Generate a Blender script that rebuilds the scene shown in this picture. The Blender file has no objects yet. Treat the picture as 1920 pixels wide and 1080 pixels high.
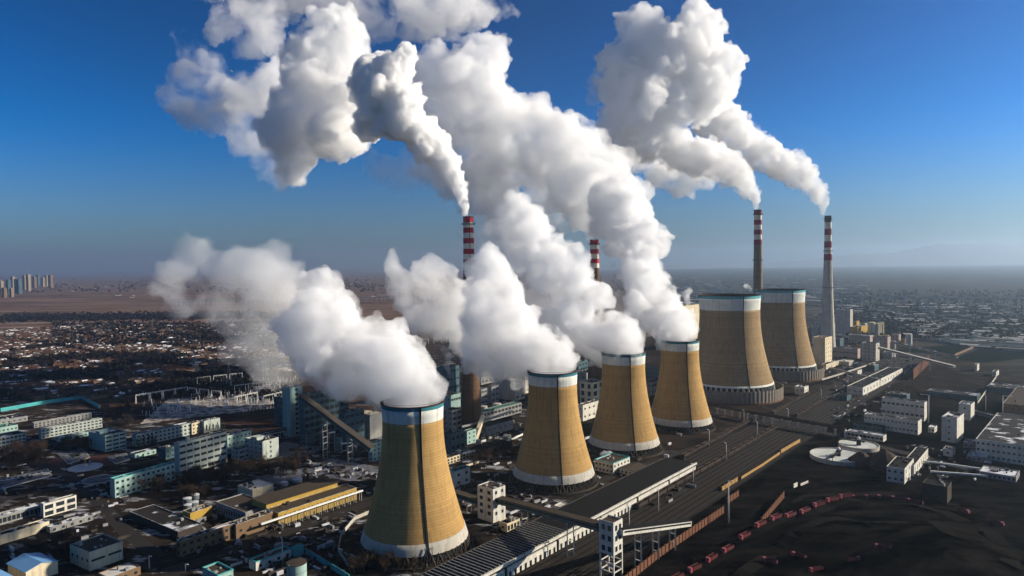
import bpy, bmesh, math, random
import numpy as np
from mathutils import Vector, Matrix, noise as mnoise
# ------------------------------------------------------------------ camera, sky, sun, exposure
SC = bpy.context.scene
COL = SC.collection
CAM_H, F = 160.0, 1280.0
PITCH, ROLL = math.atan(43/1280), math.radians(0.75)
cd = bpy.data.cameras.new('camera'); cam = bpy.data.objects.new('camera', cd); COL.objects.link(cam)
cd.lens, cd.sensor_width, cd.clip_start, cd.clip_end = 24, 36, 1, 200000
cam.matrix_world = (Matrix.Translation((0, 0, CAM_H)) @ Matrix.Rotation(math.pi/2 - PITCH, 4, 'X') @ Matrix.Rotation(-ROLL, 4, 'Z'))
SC.camera = cam
SUN_AZ, SUN_EL = math.radians(85), math.radians(23)      # compass bearing (0 = straight ahead, 90 = right)
world = bpy.data.worlds.new('World'); SC.world = world; world.use_nodes = True
wn = world.node_tree; wn.nodes.clear()
sky = wn.nodes.new('ShaderNodeTexSky'); sky.sky_type = 'NISHITA'; sky.sun_disc = False
sky.sun_elevation, sky.sun_rotation = SUN_EL, SUN_AZ
sky.altitude, sky.air_density, sky.dust_density, sky.ozone_density = 1200, 1.0, 0.3, 5.5
gm = wn.nodes.new('ShaderNodeGamma'); gm.inputs['Gamma'].default_value = 1.9
wn.links.new(sky.outputs[0], gm.inputs['Color'])
# the sky is deeper blue overhead and greyer in the murk above the horizon
hi = wn.nodes.new('ShaderNodeHueSaturation'); hi.inputs['Saturation'].default_value = 2.6; hi.inputs['Value'].default_value = 0.26; hi.inputs['Hue'].default_value = 0.49
lo = wn.nodes.new('ShaderNodeHueSaturation'); lo.inputs['Saturation'].default_value = 0.35; lo.inputs['Value'].default_value = 0.095
lb = wn.nodes.new('ShaderNodeMix'); lb.data_type = 'RGBA'; lb.blend_type = 'MULTIPLY'; lb.inputs[0].default_value = 1.0; lb.inputs[7].default_value = (0.93, 1.0, 1.05, 1)
tc = wn.nodes.new('ShaderNodeTexCoord'); sz = wn.nodes.new('ShaderNodeSeparateXYZ'); mr = wn.nodes.new('ShaderNodeMapRange'); mr.interpolation_type = 'SMOOTHSTEP'
mr.inputs[1].default_value, mr.inputs[2].default_value = -0.02, 0.20
mx = wn.nodes.new('ShaderNodeMix'); mx.data_type = 'RGBA'
bg = wn.nodes.new('ShaderNodeBackground'); bg.inputs['Strength'].default_value = 0.05
wo = wn.nodes.new('ShaderNodeOutputWorld')
for a, b in ((gm.outputs[0], hi.inputs['Color']), (gm.outputs[0], lo.inputs['Color']), (lo.outputs[0], lb.inputs[6]), (tc.outputs['Generated'], sz.inputs[0]), (sz.outputs[2], mr.inputs[0]),
             (mr.outputs[0], mx.inputs[0]), (lb.outputs[2], mx.inputs[6]), (hi.outputs[0], mx.inputs[7]), (mx.outputs[2], bg.inputs[0]), (bg.outputs[0], wo.inputs[0])): wn.links.new(a, b)
sd = bpy.data.lights.new('sun', 'SUN'); sun = bpy.data.objects.new('sun', sd); COL.objects.link(sun)
sd.energy, sd.angle, sd.color = 5.0, math.radians(0.5), (1.0, 0.89, 0.72)
sdir = Vector((math.sin(SUN_AZ)*math.cos(SUN_EL), math.cos(SUN_AZ)*math.cos(SUN_EL), math.sin(SUN_EL)))
sun.rotation_euler = sdir.to_track_quat('Z', 'Y').to_euler()
sun.location = (900, 300, 500)
SC.view_settings.view_transform = 'Standard'; SC.view_settings.look = 'None'
SC.view_settings.exposure, SC.view_settings.gamma = 0.8, 1.0
cy = SC.cycles
cy.max_bounces, cy.diffuse_bounces, cy.glossy_bounces, cy.transmission_bounces, cy.transparent_max_bounces = 18, 2, 2, 2, 24
cy.volume_bounces = 16
cy.volume_max_steps = 256
cy.use_adaptive_sampling = True; cy.adaptive_threshold = 0.03
# ------------------------------------------------------------------ geometry of the picture: a pixel of the photo to a point of the place
def ray(px, py):
    x, y = (px-960)/F, -(py-540)/F
    c, s = math.cos(-ROLL), math.sin(-ROLL)
    x, y = c*x-s*y, s*x+c*y
    return Vector((x, math.cos(PITCH)+y*math.sin(PITCH), -math.sin(PITCH)+y*math.cos(PITCH)))
def G(px, py, z=0.0):
    d = ray(px, py); t = (z-CAM_H)/d.z
    return Vector((d.x*t, d.y*t, z))
def atY(px, py, Y):
    d = ray(px, py); t = Y/d.y
    return Vector((d.x*t, Y, CAM_H+d.z*t))
def P(v):
    Z = v[2]-CAM_H; x = v[0]; y = v[1]*math.sin(PITCH)+Z*math.cos(PITCH); w = v[1]*math.cos(PITCH)-Z*math.sin(PITCH)
    x, y = x/w, y/w; c, s = math.cos(ROLL), math.sin(ROLL)
    return (960+(c*x-s*y)*F, 540-(s*x+c*y)*F)
# ------------------------------------------------------------------ helpers
R = random.Random(7)
def link(o): COL.objects.link(o); return o
def tag(o, label=None, cat=None, group=None, kind=None):
    if label: o['label'] = label
    if cat: o['category'] = cat
    if group: o['group'] = group
    if kind: o['kind'] = kind
    return o
def thing(name, label, cat, loc=(0, 0, 0), az=0.0, group=None):
    """an Empty at the base; local +Y runs along compass bearing az (degrees), +X to its right"""
    o = link(bpy.data.objects.new(name, None)); o.location = loc; o.rotation_euler = (0, 0, -math.radians(az))
    return tag(o, label, cat, group)
class MB:
    def __init__(s): s.v, s.f = [], []
    def box(s, x0, x1, y0, y1, z0, z1):
        b = len(s.v)
        s.v += [(x0, y0, z0), (x1, y0, z0), (x1, y1, z0), (x0, y1, z0), (x0, y0, z1), (x1, y0, z1), (x1, y1, z1), (x0, y1, z1)]
        s.f += [tuple(b+i for i in q) for q in ((0, 3, 2, 1), (4, 5, 6, 7), (0, 1, 5, 4), (1, 2, 6, 5), (2, 3, 7, 6), (3, 0, 4, 7))]
        return s
    def poly(s, pts, z0, z1):
        """prism over a counter-clockwise outline"""
        b, n = len(s.v), len(pts)
        s.v += [(p[0], p[1], z0) for p in pts]+[(p[0], p[1], z1) for p in pts]
        s.f += [tuple(b+n+i for i in range(n)), tuple(b+n-1-i for i in range(n))]
        s.f += [(b+i, b+(i+1) % n, b+n+(i+1) % n, b+n+i) for i in range(n)]
        return s
    def raw(s, v, f):
        b = len(s.v); s.v += [tuple(p) for p in v]; s.f += [tuple(b+i for i in q) for q in f]; return s
    def bar(s, a, c, w, h=None):
        """rectangular bar from a to c"""
        h = h or w; a, c = Vector(a), Vector(c); d = (c-a).normalized()
        up = Vector((0, 0, 1)) if abs(d.z) < 0.99 else Vector((0, 1, 0))
        x = d.cross(up).normalized()*w/2; y = x.normalized().cross(d)*h/2
        return s.raw([a-x-y, a+x-y, a+x+y, a-x+y, c-x-y, c+x-y, c+x+y, c-x+y], ((0, 1, 2, 3), (7, 6, 5, 4), (0, 4, 5, 1), (1, 5, 6, 2), (2, 6, 7, 3), (3, 7, 4, 0)))
    def lathe(s, prof, n=24, cap=True, cx=0, cy=0):
        b = len(s.v)
        for r, z in prof: s.v += [(cx+r*math.cos(2*math.pi*i/n), cy+r*math.sin(2*math.pi*i/n), z) for i in range(n)]
        for k in range(len(prof)-1):
            s.f += [(b+k*n+i, b+k*n+(i+1) % n, b+(k+1)*n+(i+1) % n, b+(k+1)*n+i) for i in range(n)]
        if cap:
            s.f += [tuple(b+n-1-i for i in range(n)), tuple(b+(len(prof)-1)*n+i for i in range(n))]
        return s
    def mesh(s, name, m):
        me = bpy.data.meshes.new(name); me.from_pydata(s.v, [], s.f); me.update()
        for x in (m if isinstance(m, (list, tuple)) else [m]): me.materials.append(x)
        return me
    def build(s, name, m, parent=None, smooth=False):
        me = s.mesh(name, m)
        if smooth: me.polygons.foreach_set('use_smooth', [True]*len(me.polygons))
        o = link(bpy.data.objects.new(name, me)); o.parent = parent
        return o
def put(name, me, parent, loc=(0, 0, 0)):
    o = link(bpy.data.objects.new(name, me)); o.parent = parent; o.location = loc; return o
def copy_tree(o, parent=None):
    c = o.copy(); COL.objects.link(c); c.parent = parent
    for ch in KIDS.get(o.name, []): copy_tree(ch, c)
    return c
KIDS = {}
def note(root):
    for o in COL.objects:
        if o.parent and (o.parent == root or o.parent.parent == root): KIDS.setdefault(o.parent.name, [])
    for k in list(COL.objects):
        if k.parent and (k.parent == root or k.parent.parent == root) and k not in KIDS[k.parent.name]: KIDS[k.parent.name].append(k)
    return root
# ------------------------------------------------------------------ materials
def mat(name, col, rough=0.9, col2=None, scale=0.2, amount=0.5, snow=0.0, snow_scale=0.08, spec=0.1, bands=None, streak=False, metal=0.0, per=0.0):
    m = bpy.data.materials.new(name); m.use_nodes = True; t = m.node_tree; p = t.nodes['Principled BSDF']
    p.inputs['Roughness'].default_value = rough; p.inputs['Specular IOR Level'].default_value = spec; p.inputs['Metallic'].default_value = metal
    def N(k, **kw):
        n = t.nodes.new(k)
        for a, b in kw.items(): setattr(n, a, b)
        return n
    def mix(fac, a, b):
        x = N('ShaderNodeMix', data_type='RGBA')
        for s, v in ((x.inputs[0], fac), (x.inputs[6], a), (x.inputs[7], b)):
            if isinstance(v, (tuple, float)): s.default_value = v if isinstance(v, float) else (*v, 1)
            else: t.links.new(v, s)
        return x.outputs[2]
    def noise(sc, det=4, stretch=None, rough_=0.6):
        c = N('ShaderNodeTexCoord'); n = N('ShaderNodeTexNoise'); n.inputs['Scale'].default_value = sc; n.inputs['Detail'].default_value = det; n.inputs['Roughness'].default_value = rough_
        g = N('ShaderNodeNewGeometry'); src = g.outputs['Position']
        if stretch:
            q = N('ShaderNodeMapping'); q.inputs['Scale'].default_value = stretch; t.links.new(src, q.inputs[0]); src = q.outputs[0]
        t.links.new(src, n.inputs['Vector']); return n.outputs[0]
    def ramp(src, lo, hi):
        r = N('ShaderNodeMapRange'); r.inputs[1].default_value, r.inputs[2].default_value = lo, hi; t.links.new(src, r.inputs[0]); return r.outputs[0]
    c = col
    if col2:
        c = mix(ramp(noise(scale), 0.5-amount*0.5, 0.5+amount*0.5), col, col2)
    if streak:
        c = mix(ramp(noise(0.5, 5, (1, 1, 0.06)), 0.5, 0.8), c, tuple(x*0.45 for x in col))
    if bands:
        g = N('ShaderNodeNewGeometry'); sx = N('ShaderNodeSeparateXYZ'); t.links.new(g.outputs['Position'], sx.inputs[0])
        w = N('ShaderNodeMath', operation='MULTIPLY'); w.inputs[1].default_value = 1/bands; t.links.new(sx.outputs[2], w.inputs[0])
        fr = N('ShaderNodeMath', operation='FRACT'); t.links.new(w.outputs[0], fr.inputs[0])
        gt = N('ShaderNodeMath', operation='LESS_THAN'); gt.inputs[1].default_value = 0.18; t.links.new(fr.outputs[0], gt.inputs[0])
        k = N('ShaderNodeMath', operation='MULTIPLY'); k.inputs[1].default_value = 0.5; t.links.new(gt.outputs[0], k.inputs[0])
        fl = N('ShaderNodeMath', operation='FLOOR'); t.links.new(w.outputs[0], fl.inputs[0])
        wn_ = N('ShaderNodeTexWhiteNoise', noise_dimensions='1D'); t.links.new(fl.outputs[0], wn_.inputs['W'])
        k2 = N('ShaderNodeMath', operation='MULTIPLY'); k2.inputs[1].default_value = 0.28; t.links.new(wn_.outputs['Value'], k2.inputs[0])
        c = mix(k2.outputs[0], c, tuple(x*0.4 for x in col)); c = mix(k.outputs[0], c, tuple(x*0.45 for x in col))
    if per:
        oi = N('ShaderNodeObjectInfo'); k = N('ShaderNodeMath', operation='MULTIPLY'); k.inputs[1].default_value = per; t.links.new(oi.outputs['Random'], k.inputs[0])
        c = mix(k.outputs[0], c, tuple(x*0.3 for x in col))
    if snow:
        g = N('ShaderNodeNewGeometry'); sx = N('ShaderNodeSeparateXYZ'); t.links.new(g.outputs['Normal'], sx.inputs[0])
        a = ramp(noise(snow_scale, 6), 1-snow-0.04, 1-snow+0.04); b = ramp(sx.outputs[2], 0.6, 0.8)
        k = N('ShaderNodeMath', operation='MULTIPLY'); t.links.new(a, k.inputs[0]); t.links.new(b, k.inputs[1])
        c = mix(k.outputs[0], c, (0.62, 0.64, 0.68))
    if isinstance(c, tuple): p.inputs['Base Color'].default_value = (*c, 1)
    else: t.links.new(c, p.inputs['Base Color'])
    return m
M = dict(
    white=mat('white_wall', (0.60, 0.58, 0.51), col2=(0.42, 0.40, 0.35), scale=0.25, streak=True),
    pale=mat('plume_shaded_wall', (0.40, 0.44, 0.40), col2=(0.29, 0.33, 0.31), scale=0.2, streak=True),  # white office walls, with teal plume shade mixed into the colour
    drab=mat('drab_render', (0.24, 0.20, 0.14)), drabb=mat('drab_brown_render', (0.20, 0.15, 0.11)),
    grey=mat('grey_wall', (0.26, 0.26, 0.25), col2=(0.17, 0.17, 0.17), scale=0.2, streak=True),
    mint=mat('mint_wall', (0.30, 0.42, 0.38), col2=(0.22, 0.33, 0.30), scale=0.2, streak=True),
    teal=mat('teal_paint', (0.07, 0.33, 0.34), col2=(0.05, 0.26, 0.27)),
    bluegrey=mat('blue_grey_cladding', (0.07, 0.12, 0.14), col2=(0.045, 0.085, 0.10), scale=0.15, streak=True),
    gold=mat('ochre_wall', (0.38, 0.25, 0.05), col2=(0.30, 0.195, 0.045), scale=0.3),
    brown=mat('brown_wall', (0.17, 0.11, 0.06), col2=(0.12, 0.08, 0.05), scale=0.2),
    cream=mat('cream_wall', (0.62, 0.53, 0.36), col2=(0.48, 0.42, 0.30), scale=0.2, streak=True),
    pink=mat('pinkish_wall', (0.36, 0.28, 0.25), col2=(0.28, 0.22, 0.2), scale=0.2),
    roof=mat('tar_roof', (0.013, 0.013, 0.013), col2=(0.028, 0.024, 0.021), scale=0.15, snow=0.42),
    roofb=mat('brown_roof', (0.060, 0.046, 0.032), col2=(0.04, 0.032, 0.025), scale=0.4),
    roofk=mat('coal_dusted_roof', (0.006, 0.006, 0.007), col2=(0.010, 0.010, 0.010), scale=0.2),
    snowroof=mat('snowy_roof', (0.10, 0.09, 0.08), snow=0.58, snow_scale=0.05),
    whiteroof=mat('white_roof', (0.62, 0.6, 0.56), col2=(0.4, 0.38, 0.34), scale=0.2),
    blueroof=mat('blue_steel_roof', (0.16, 0.33, 0.56), rough=0.5, col2=(0.12, 0.27, 0.48), scale=0.1),
    greenroof=mat('green_roof', (0.05, 0.16, 0.12), col2=(0.04, 0.11, 0.09), scale=0.1),
    glass=mat('dark_window', (0.018, 0.022, 0.026), rough=0.25, spec=0.5),
    black=mat('black_steel', (0.02, 0.02, 0.022)),
    steel=mat('grey_steel', (0.22, 0.22, 0.22), rough=0.6),
    white_steel=mat('white_steel', (0.65, 0.64, 0.6), rough=0.6),
    conc=mat('concrete', (0.44, 0.41, 0.35), col2=(0.32, 0.30, 0.26), scale=0.1, streak=True),
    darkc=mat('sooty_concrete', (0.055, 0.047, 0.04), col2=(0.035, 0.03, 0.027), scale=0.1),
    tower=mat('tan_shell', (0.42, 0.264, 0.10), col2=(0.34, 0.205, 0.075), scale=0.05, bands=1.5, streak=True),
    towerb=mat('tan_shell_far', (0.31, 0.215, 0.11), col2=(0.25, 0.17, 0.088), scale=0.05, bands=2.2, streak=True),
    band=mat('white_band', (0.60, 0.60, 0.54), col2=(0.46, 0.47, 0.44), scale=0.15, streak=True),
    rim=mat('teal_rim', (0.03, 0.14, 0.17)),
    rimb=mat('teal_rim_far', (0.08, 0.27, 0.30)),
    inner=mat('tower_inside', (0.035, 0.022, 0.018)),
    red=mat('red_band', (0.36, 0.015, 0.035), col2=(0.28, 0.012, 0.03), scale=0.2),
    maroon=mat('maroon_band', (0.20, 0.015, 0.035), col2=(0.15, 0.012, 0.03), scale=0.2),
    wband=mat('white_paint', (0.66, 0.62, 0.52), col2=(0.5, 0.46, 0.38), scale=0.2),
    stack=mat('stack_concrete', (0.20, 0.17, 0.11), col2=(0.15, 0.125, 0.085), scale=0.1, bands=2.5),
    stackb=mat('brown_stack', (0.13, 0.075, 0.045), col2=(0.10, 0.06, 0.04), scale=0.1, bands=2.5),
    fence=mat('windscreen_panels', (0.22, 0.19, 0.15), col2=(0.14, 0.115, 0.095), scale=0.25, streak=True),
    brick=mat('brick_fence', (0.16, 0.075, 0.045), col2=(0.11, 0.05, 0.03), scale=0.5),
    ochre=mat('ochre_fence', (0.36, 0.22, 0.08), col2=(0.25, 0.15, 0.06), scale=0.5),
    truck=mat('red_lorry', (0.10, 0.010, 0.014), rough=0.5, spec=0.5, per=0.4),
    lamp=mat('pale_paint', (0.55, 0.55, 0.52)),
    rust=mat('wagon_body', (0.075, 0.055, 0.045), per=0.4),
    coal=mat('coal', (0.008, 0.008, 0.009), col2=(0.014, 0.013, 0.013), scale=0.3, rough=1.0, spec=0.05),
    edge=mat('snowy_parapet', (0.42, 0.43, 0.44), col2=(0.12, 0.12, 0.12), scale=0.3, amount=0.2),
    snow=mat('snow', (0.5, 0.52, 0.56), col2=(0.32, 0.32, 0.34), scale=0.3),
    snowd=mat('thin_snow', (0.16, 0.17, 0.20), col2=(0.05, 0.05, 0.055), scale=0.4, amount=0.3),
    bark=mat('bark', (0.05, 0.035, 0.025)),
    twig=mat('bare_twigs', (0.055, 0.036, 0.024), col2=(0.035, 0.024, 0.017), scale=0.5, per=0.5),
    needle=mat('dark_needles', (0.020, 0.032, 0.022), col2=(0.012, 0.02, 0.015), scale=0.5),
    redtile=mat('tile_roof', (0.09, 0.042, 0.027), col2=(0.04, 0.022, 0.017), scale=0.03, snow=0.40, snow_scale=0.045, per=0.6),
    brickh=mat('house_wall', (0.11, 0.062, 0.038), col2=(0.19, 0.14, 0.095), scale=0.02, per=0.5),
    asphalt=mat('asphalt', (0.018, 0.016, 0.016), col2=(0.03, 0.026, 0.024), scale=0.1, snow=0.30, snow_scale=0.1),
    paving=mat('reddish_paving', (0.085, 0.038, 0.030), col2=(0.045, 0.024, 0.022), scale=0.05),
    rail=mat('rails', (0.032, 0.026, 0.022), rough=0.5),
    ballast=mat('dirty_ballast', (0.018, 0.014, 0.012), col2=(0.006, 0.006, 0.006), scale=0.15),
)
# ------------------------------------------------------------------ ground, hills, roads
def ground():
    m = bpy.data.materials.new('ground'); m.use_nodes = True; t = m.node_tree; p = t.nodes['Principled BSDF']
    p.inputs['Roughness'].default_value = 1.0; p.inputs['Specular IOR Level'].default_value = 0.0
    N = t.nodes.new; L = t.links.new
    g = N('ShaderNodeNewGeometry'); sx = N('ShaderNodeSeparateXYZ'); L(g.outputs['Position'], sx.inputs[0])
    def noise(sc, det=5, stretch=(1, 1, 1), rot=0.0, rough=0.6):
        q = N('ShaderNodeMapping'); q.inputs['Rotation'].default_value = (0, 0, rot); q.inputs['Scale'].default_value = stretch; q.vector_type = 'POINT'
        L(g.outputs['Position'], q.inputs[0]); n = N('ShaderNodeTexNoise'); n.inputs['Scale'].default_value = sc; n.inputs['Detail'].default_value = det; n.inputs['Roughness'].default_value = rough
        L(q.outputs[0], n.inputs['Vector']); return n.outputs[0]
    def ramp(s, a, b, c=0.0, d=1.0):
        r = N('ShaderNodeMapRange'); r.inputs[1].default_value, r.inputs[2].default_value, r.inputs[3].default_value, r.inputs[4].default_value = a, b, c, d
        L(s, r.inputs[0]); return r.outputs[0]
    def op(k, a, b):
        x = N('ShaderNodeMath'); x.operation = k
        for s, v in zip(x.inputs, (a, b)):
            if isinstance(v, (int, float)): s.default_value = v
            else: L(v, s)
        return x.outputs[0]
    def mix(f, a, b):
        x = N('ShaderNodeMix'); x.data_type = 'RGBA'
        for s, v in ((x.inputs[0], f), (x.inputs[6], a), (x.inputs[7], b)):
            if isinstance(v, tuple): s.default_value = (*v, 1)
            elif isinstance(v, (int, float)): s.default_value = v
            else: L(v, s)
        return x.outputs[2]
    X, Y = sx.outputs[0], sx.outputs[1]
    dirt = mix(ramp(noise(0.02), 0.35, 0.65), (0.007, 0.007, 0.008), (0.036, 0.025, 0.018))
    dirt = mix(ramp(noise(0.15), 0.5, 0.75), dirt, (0.022, 0.021, 0.021))
    # yard snow: thin, patchy
    sn = op('MULTIPLY', ramp(noise(0.05, 8, (1, 2.2, 1), 0.7, 0.7), 0.545, 0.60), ramp(noise(0.006, 3), 0.36, 0.5))
    sn = op('MULTIPLY', sn, ramp(X, -20, 60, 0.75, 0.12))
    yard = mix(sn, dirt, (0.34, 0.35, 0.38))
    # coal yard, lower right
    cx = op('SUBTRACT', X, op('MULTIPLY', Y, 0.86))                         # > about -290 is right of the railway
    coalm = op('MULTIPLY', ramp(op('ADD', cx, op('MULTIPLY', noise(0.01), 60)), -262, -240), ramp(Y, 900, 700))
    yard = mix(coalm, yard, mix(ramp(noise(0.03, 8, (1, 3, 1), 0.9, 0.7), 0.42, 0.66), (0.0015, 0.0015, 0.002), (0.015, 0.013, 0.012)))
    # village and fields to the left
    vil = mix(ramp(noise(0.012, 6, (1, 3, 1), 0.9), 0.4, 0.62), (0.014, 0.011, 0.011), (0.075, 0.038, 0.024))
    vil = mix(op('MULTIPLY', ramp(noise(0.03, 8, (1, 4, 1), 0.9, 0.7), 0.60, 0.66), 0.5), vil, (0.40, 0.40, 0.42))
    vm = op('MULTIPLY', ramp(op('ADD', Y, op('MULTIPLY', X, 0.55)), 500, 560), ramp(X, -120, -220))
    near = mix(vm, yard, vil)
    f1 = mix(ramp(noise(0.0016, 8, (1, 4.5, 1), 0.12, 0.7), 0.38, 0.62), (0.045, 0.030, 0.026), (0.20, 0.125, 0.09))
    f1 = mix(ramp(noise(0.006, 6, (0.35, 4, 1), 0.2), 0.60, 0.66, 0, 0.7), f1, (0.035, 0.028, 0.03))
    f1 = mix(ramp(noise(0.004, 7, (0.25, 5, 1), 0.16, 0.7), 0.60, 0.64, 0, 0.7), f1, (0.40, 0.35, 0.32))
    f2 = mix(ramp(noise(0.0025, 8, (1, 5, 1), -0.15, 0.7), 0.4, 0.62), (0.014, 0.018, 0.020), (0.075, 0.066, 0.055))
    f2 = mix(ramp(noise(0.008, 6, (0.7, 4, 1), -0.7, 0.7), 0.61, 0.66, 0, 0.75), f2, (0.42, 0.42, 0.42))
    far = mix(ramp(op('SUBTRACT', X, op('MULTIPLY', Y, 0.12)), -100, 500), f1, f2)
    wob = op('MULTIPLY', noise(0.001, 4), 900)
    fm = op('MAXIMUM', ramp(op('ADD', Y, wob), 1900, 2250), ramp(op('ADD', X, op('MULTIPLY', wob, 0.2)), 700, 900))
    c = mix(fm, near, far)
    L(c, p.inputs['Base Color'])
    bm = N('ShaderNodeBump'); bm.inputs['Strength'].default_value = 0.5; bm.inputs['Distance'].default_value = 1.5; L(noise(0.12, 6), bm.inputs['Height']); L(bm.outputs[0], p.inputs['Normal'])
    global mounds
    xs = [-60000, -20000, -6000, -3000]+list(range(-1500, 1600, 20))+[3000, 6000, 20000, 60000]
    ys = [-1500, -300]+list(range(0, 1300, 20))+[1500, 2500, 5000, 10000, 20000, 60000]
    mounds = []
    for px, py, r, h in ((1500, 1010, 45, 5), (1640, 1040, 60, 7), (1790, 1000, 55, 5), (1560, 960, 30, 3), (1750, 1075, 50, 6), (1850, 1060, 50, 5), (1430, 1075, 30, 4), (1650, 955, 35, 3)):
        q = G(px, py); mounds.append((q.x, q.y, r, h))
    v = []
    for y in ys:
        for x in xs:
            z = 0.0
            for a, b, r, h in mounds:
                d = math.hypot(x-a, (y-b)*1.3)
                if d < r: z += h*min(1, 2.2*(1-d/r))
            v.append((x, y, z))
    n = len(xs); f = [(j*n+i, j*n+i+1, (j+1)*n+i+1, (j+1)*n+i) for j in range(len(ys)-1) for i in range(n-1)]
    o = MB().raw(v, f).build('ground', m); tag(o, kind='structure')
    o.data.polygons.foreach_set('use_smooth', [abs(q.center.x) < 1490 and 0 < q.center.y < 1280 for q in o.data.polygons])
ground()
def GH(p):
    return sum(h*min(1, 2.2*(1-d/r)) for d, r, h in ((math.hypot(p.x-a, (p.y-b)*1.3), r, h) for a, b, r, h in mounds) if d < r)
def hills():
    rng = np.random.default_rng(5); xs = np.linspace(-3000, 24000, 140)
    hgt = 60+520*np.exp(-((xs-14000)/5200)**2)+300*np.exp(-((xs-20500)/4300)**2)
    for k in range(1, 7): hgt += rng.normal()*0+(110/k)*np.sin(xs/2600*k*1.7+rng.uniform(0, 6))*0.5
    hgt = np.minimum(hgt, 600)*np.clip((xs-1000)/6000, 0, 1)
    v = []; n = len(xs)
    for j, (y, s) in enumerate(((18000, 0), (19000, 0.45), (20000, 1.0), (23500, 0.2), (24500, 0))):
        for i in range(n): v.append((xs[i], y+rng.uniform(-200, 200), max(-2, hgt[i]*s*(1+rng.normal()*0.04)-2)))
    f = [(j*n+i, j*n+i+1, (j+1)*n+i+1, (j+1)*n+i) for j in range(4) for i in range(n-1)]
    tag(MB().raw(v, f).build('hills', mat('hazy_hillside', (0.20, 0.21, 0.23), col2=(0.27, 0.26, 0.26), scale=0.001), smooth=True), kind='structure')  # distance haze is mixed into this pale bluish colour
hills()
zlev = [0.02]
def strip(name, pts, w, m, lift=None):
    """a flat band of width w along points of the ground"""
    z = lift if lift is not None else zlev[0]; zlev[0] += 0.006
    pts = [Vector((p[0], p[1], 0)) for p in pts]; L, Rr = [], []
    for i, p in enumerate(pts):
        d = (pts[min(i+1, len(pts)-1)]-pts[max(i-1, 0)]).normalized(); n = Vector((-d.y, d.x, 0))*w/2
        L.append(p+n); Rr.append(p-n)
    v = [(q.x, q.y, z) for q in L]+[(q.x, q.y, z) for q in Rr]; k = len(pts)
    return tag(MB().raw(v, [(i, i+k, i+k+1, i+1) for i in range(k-1)]).build(name, m), kind='structure')
def unit(az): a = math.radians(az); return Vector((math.sin(a), math.cos(a), 0))
U40, V40 = unit(42), unit(132)
strip('green_field', [G(1745, 668), G(1930, 650), G(2050, 655)], 170, mat('dark_green_field', (.004, .013, .009), col2=(.006, .008, .007), scale=.02, spec=0))
strip('track_road', [G(1560, 700), G(1640, 672), G(1790, 668), G(1860, 640)], 14, M['ballast'])
strip('plaza_paving', [G(85, 868), G(240, 862)], 34, M['paving'])
for pts, w in (([(300, 1100), (330, 1068), (500, 1010), (700, 940), (840, 885)], 11), ([(330, 1070), (240, 1000), (150, 905), (60, 862)], 9),
               ([(150, 905), (60, 925), (-30, 945)], 8), ([(240, 872), (400, 840), (540, 835), (700, 880)], 8), ([(150, 1090), (240, 1060), (340, 1060)], 9),
               ([(1120, 905), (1240, 860), (1420, 800)], 7), ([(1500, 800), (1640, 835), (1900, 900)], 10)):
    strip('road', [G(*q) for q in pts], w, M['asphalt'])
a0, a1 = G(1120, 1000), G(1640, 705)
dr = (a1-a0).normalized(); nr = Vector((dr.y, -dr.x, 0))
strip('rail_yard', [a0-dr*200+nr*2, a1+dr*300+nr*2], 62, M['ballast'])
hm = mat('haul_track', (.022, .019, .017), col2=(.006, .006, .006), scale=.05, amount=.7, spec=0)
for pts, w in (([(1265, 1098), (1330, 1060), (1420, 1012), (1500, 976), (1560, 957), (1630, 949), (1700, 955), (1770, 975), (1830, 1005), (1880, 1050), (1900, 1100)], 9), ([(1380, 1098), (1450, 1050), (1540, 1012), (1640, 1000), (1730, 1020), (1790, 1070)], 8), ([(1420, 960), (1520, 930), (1660, 925), (1760, 940), (1900, 975)], 7)):
    v_ = [G(*q) for q in pts]; w_ = []
    for a_, b_ in zip(v_[:-1], v_[1:]):
        for t_ in range(8): w_.append(a_+(b_-a_)*t_/8)
    mb_ = MB(); n_ = len(w_)
    for sgn in (-1, 1):
        for i_, q_ in enumerate(w_):
            d_ = (w_[min(i_+1, n_-1)]-w_[max(i_-1, 0)]).normalized(); e_ = q_+Vector((-d_.y, d_.x, 0))*sgn*w/2; mb_.v.append((e_.x, e_.y, GH(e_)+.12))
    mb_.f += [(i_, i_+1, n_+i_+1, n_+i_) for i_ in range(n_-1)]
    tag(mb_.build('haul_road', hm), kind='structure')
def rails():
    mb = MB()
    for k in range(-6, 7):
        for s in (-0.75, 0.75):
            c = nr*(2+k*4.6+s); A, B = a0-dr*200+c, a1+dr*250+c
            mb.bar((A.x, A.y, 0.2), (B.x, B.y, 0.2), 0.25, 0.3)
    tag(mb.build('rail_tracks', M['rail']), kind='structure')
rails()
def railway2():
    mb = MB(); A, B = G(345, 1062), G(700, 942)
    d = (B-A).normalized(); n = Vector((d.y, -d.x, 0)); A = A-d*10; B = B+d*40
    for k in range(4):
        for s in (-0.7, 0.7):
            c = n*(-9-k*4.5+s); mb.bar((A.x+c.x, A.y+c.y, .25), (B.x+c.x, B.y+c.y, .25), 0.22, 0.25)
    strip('rail_bed', [A-n*16, B-n*16], 20, M['ballast'])
    tag(mb.build('rail_tracks', M['rail']), kind='structure')
railway2()
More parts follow.
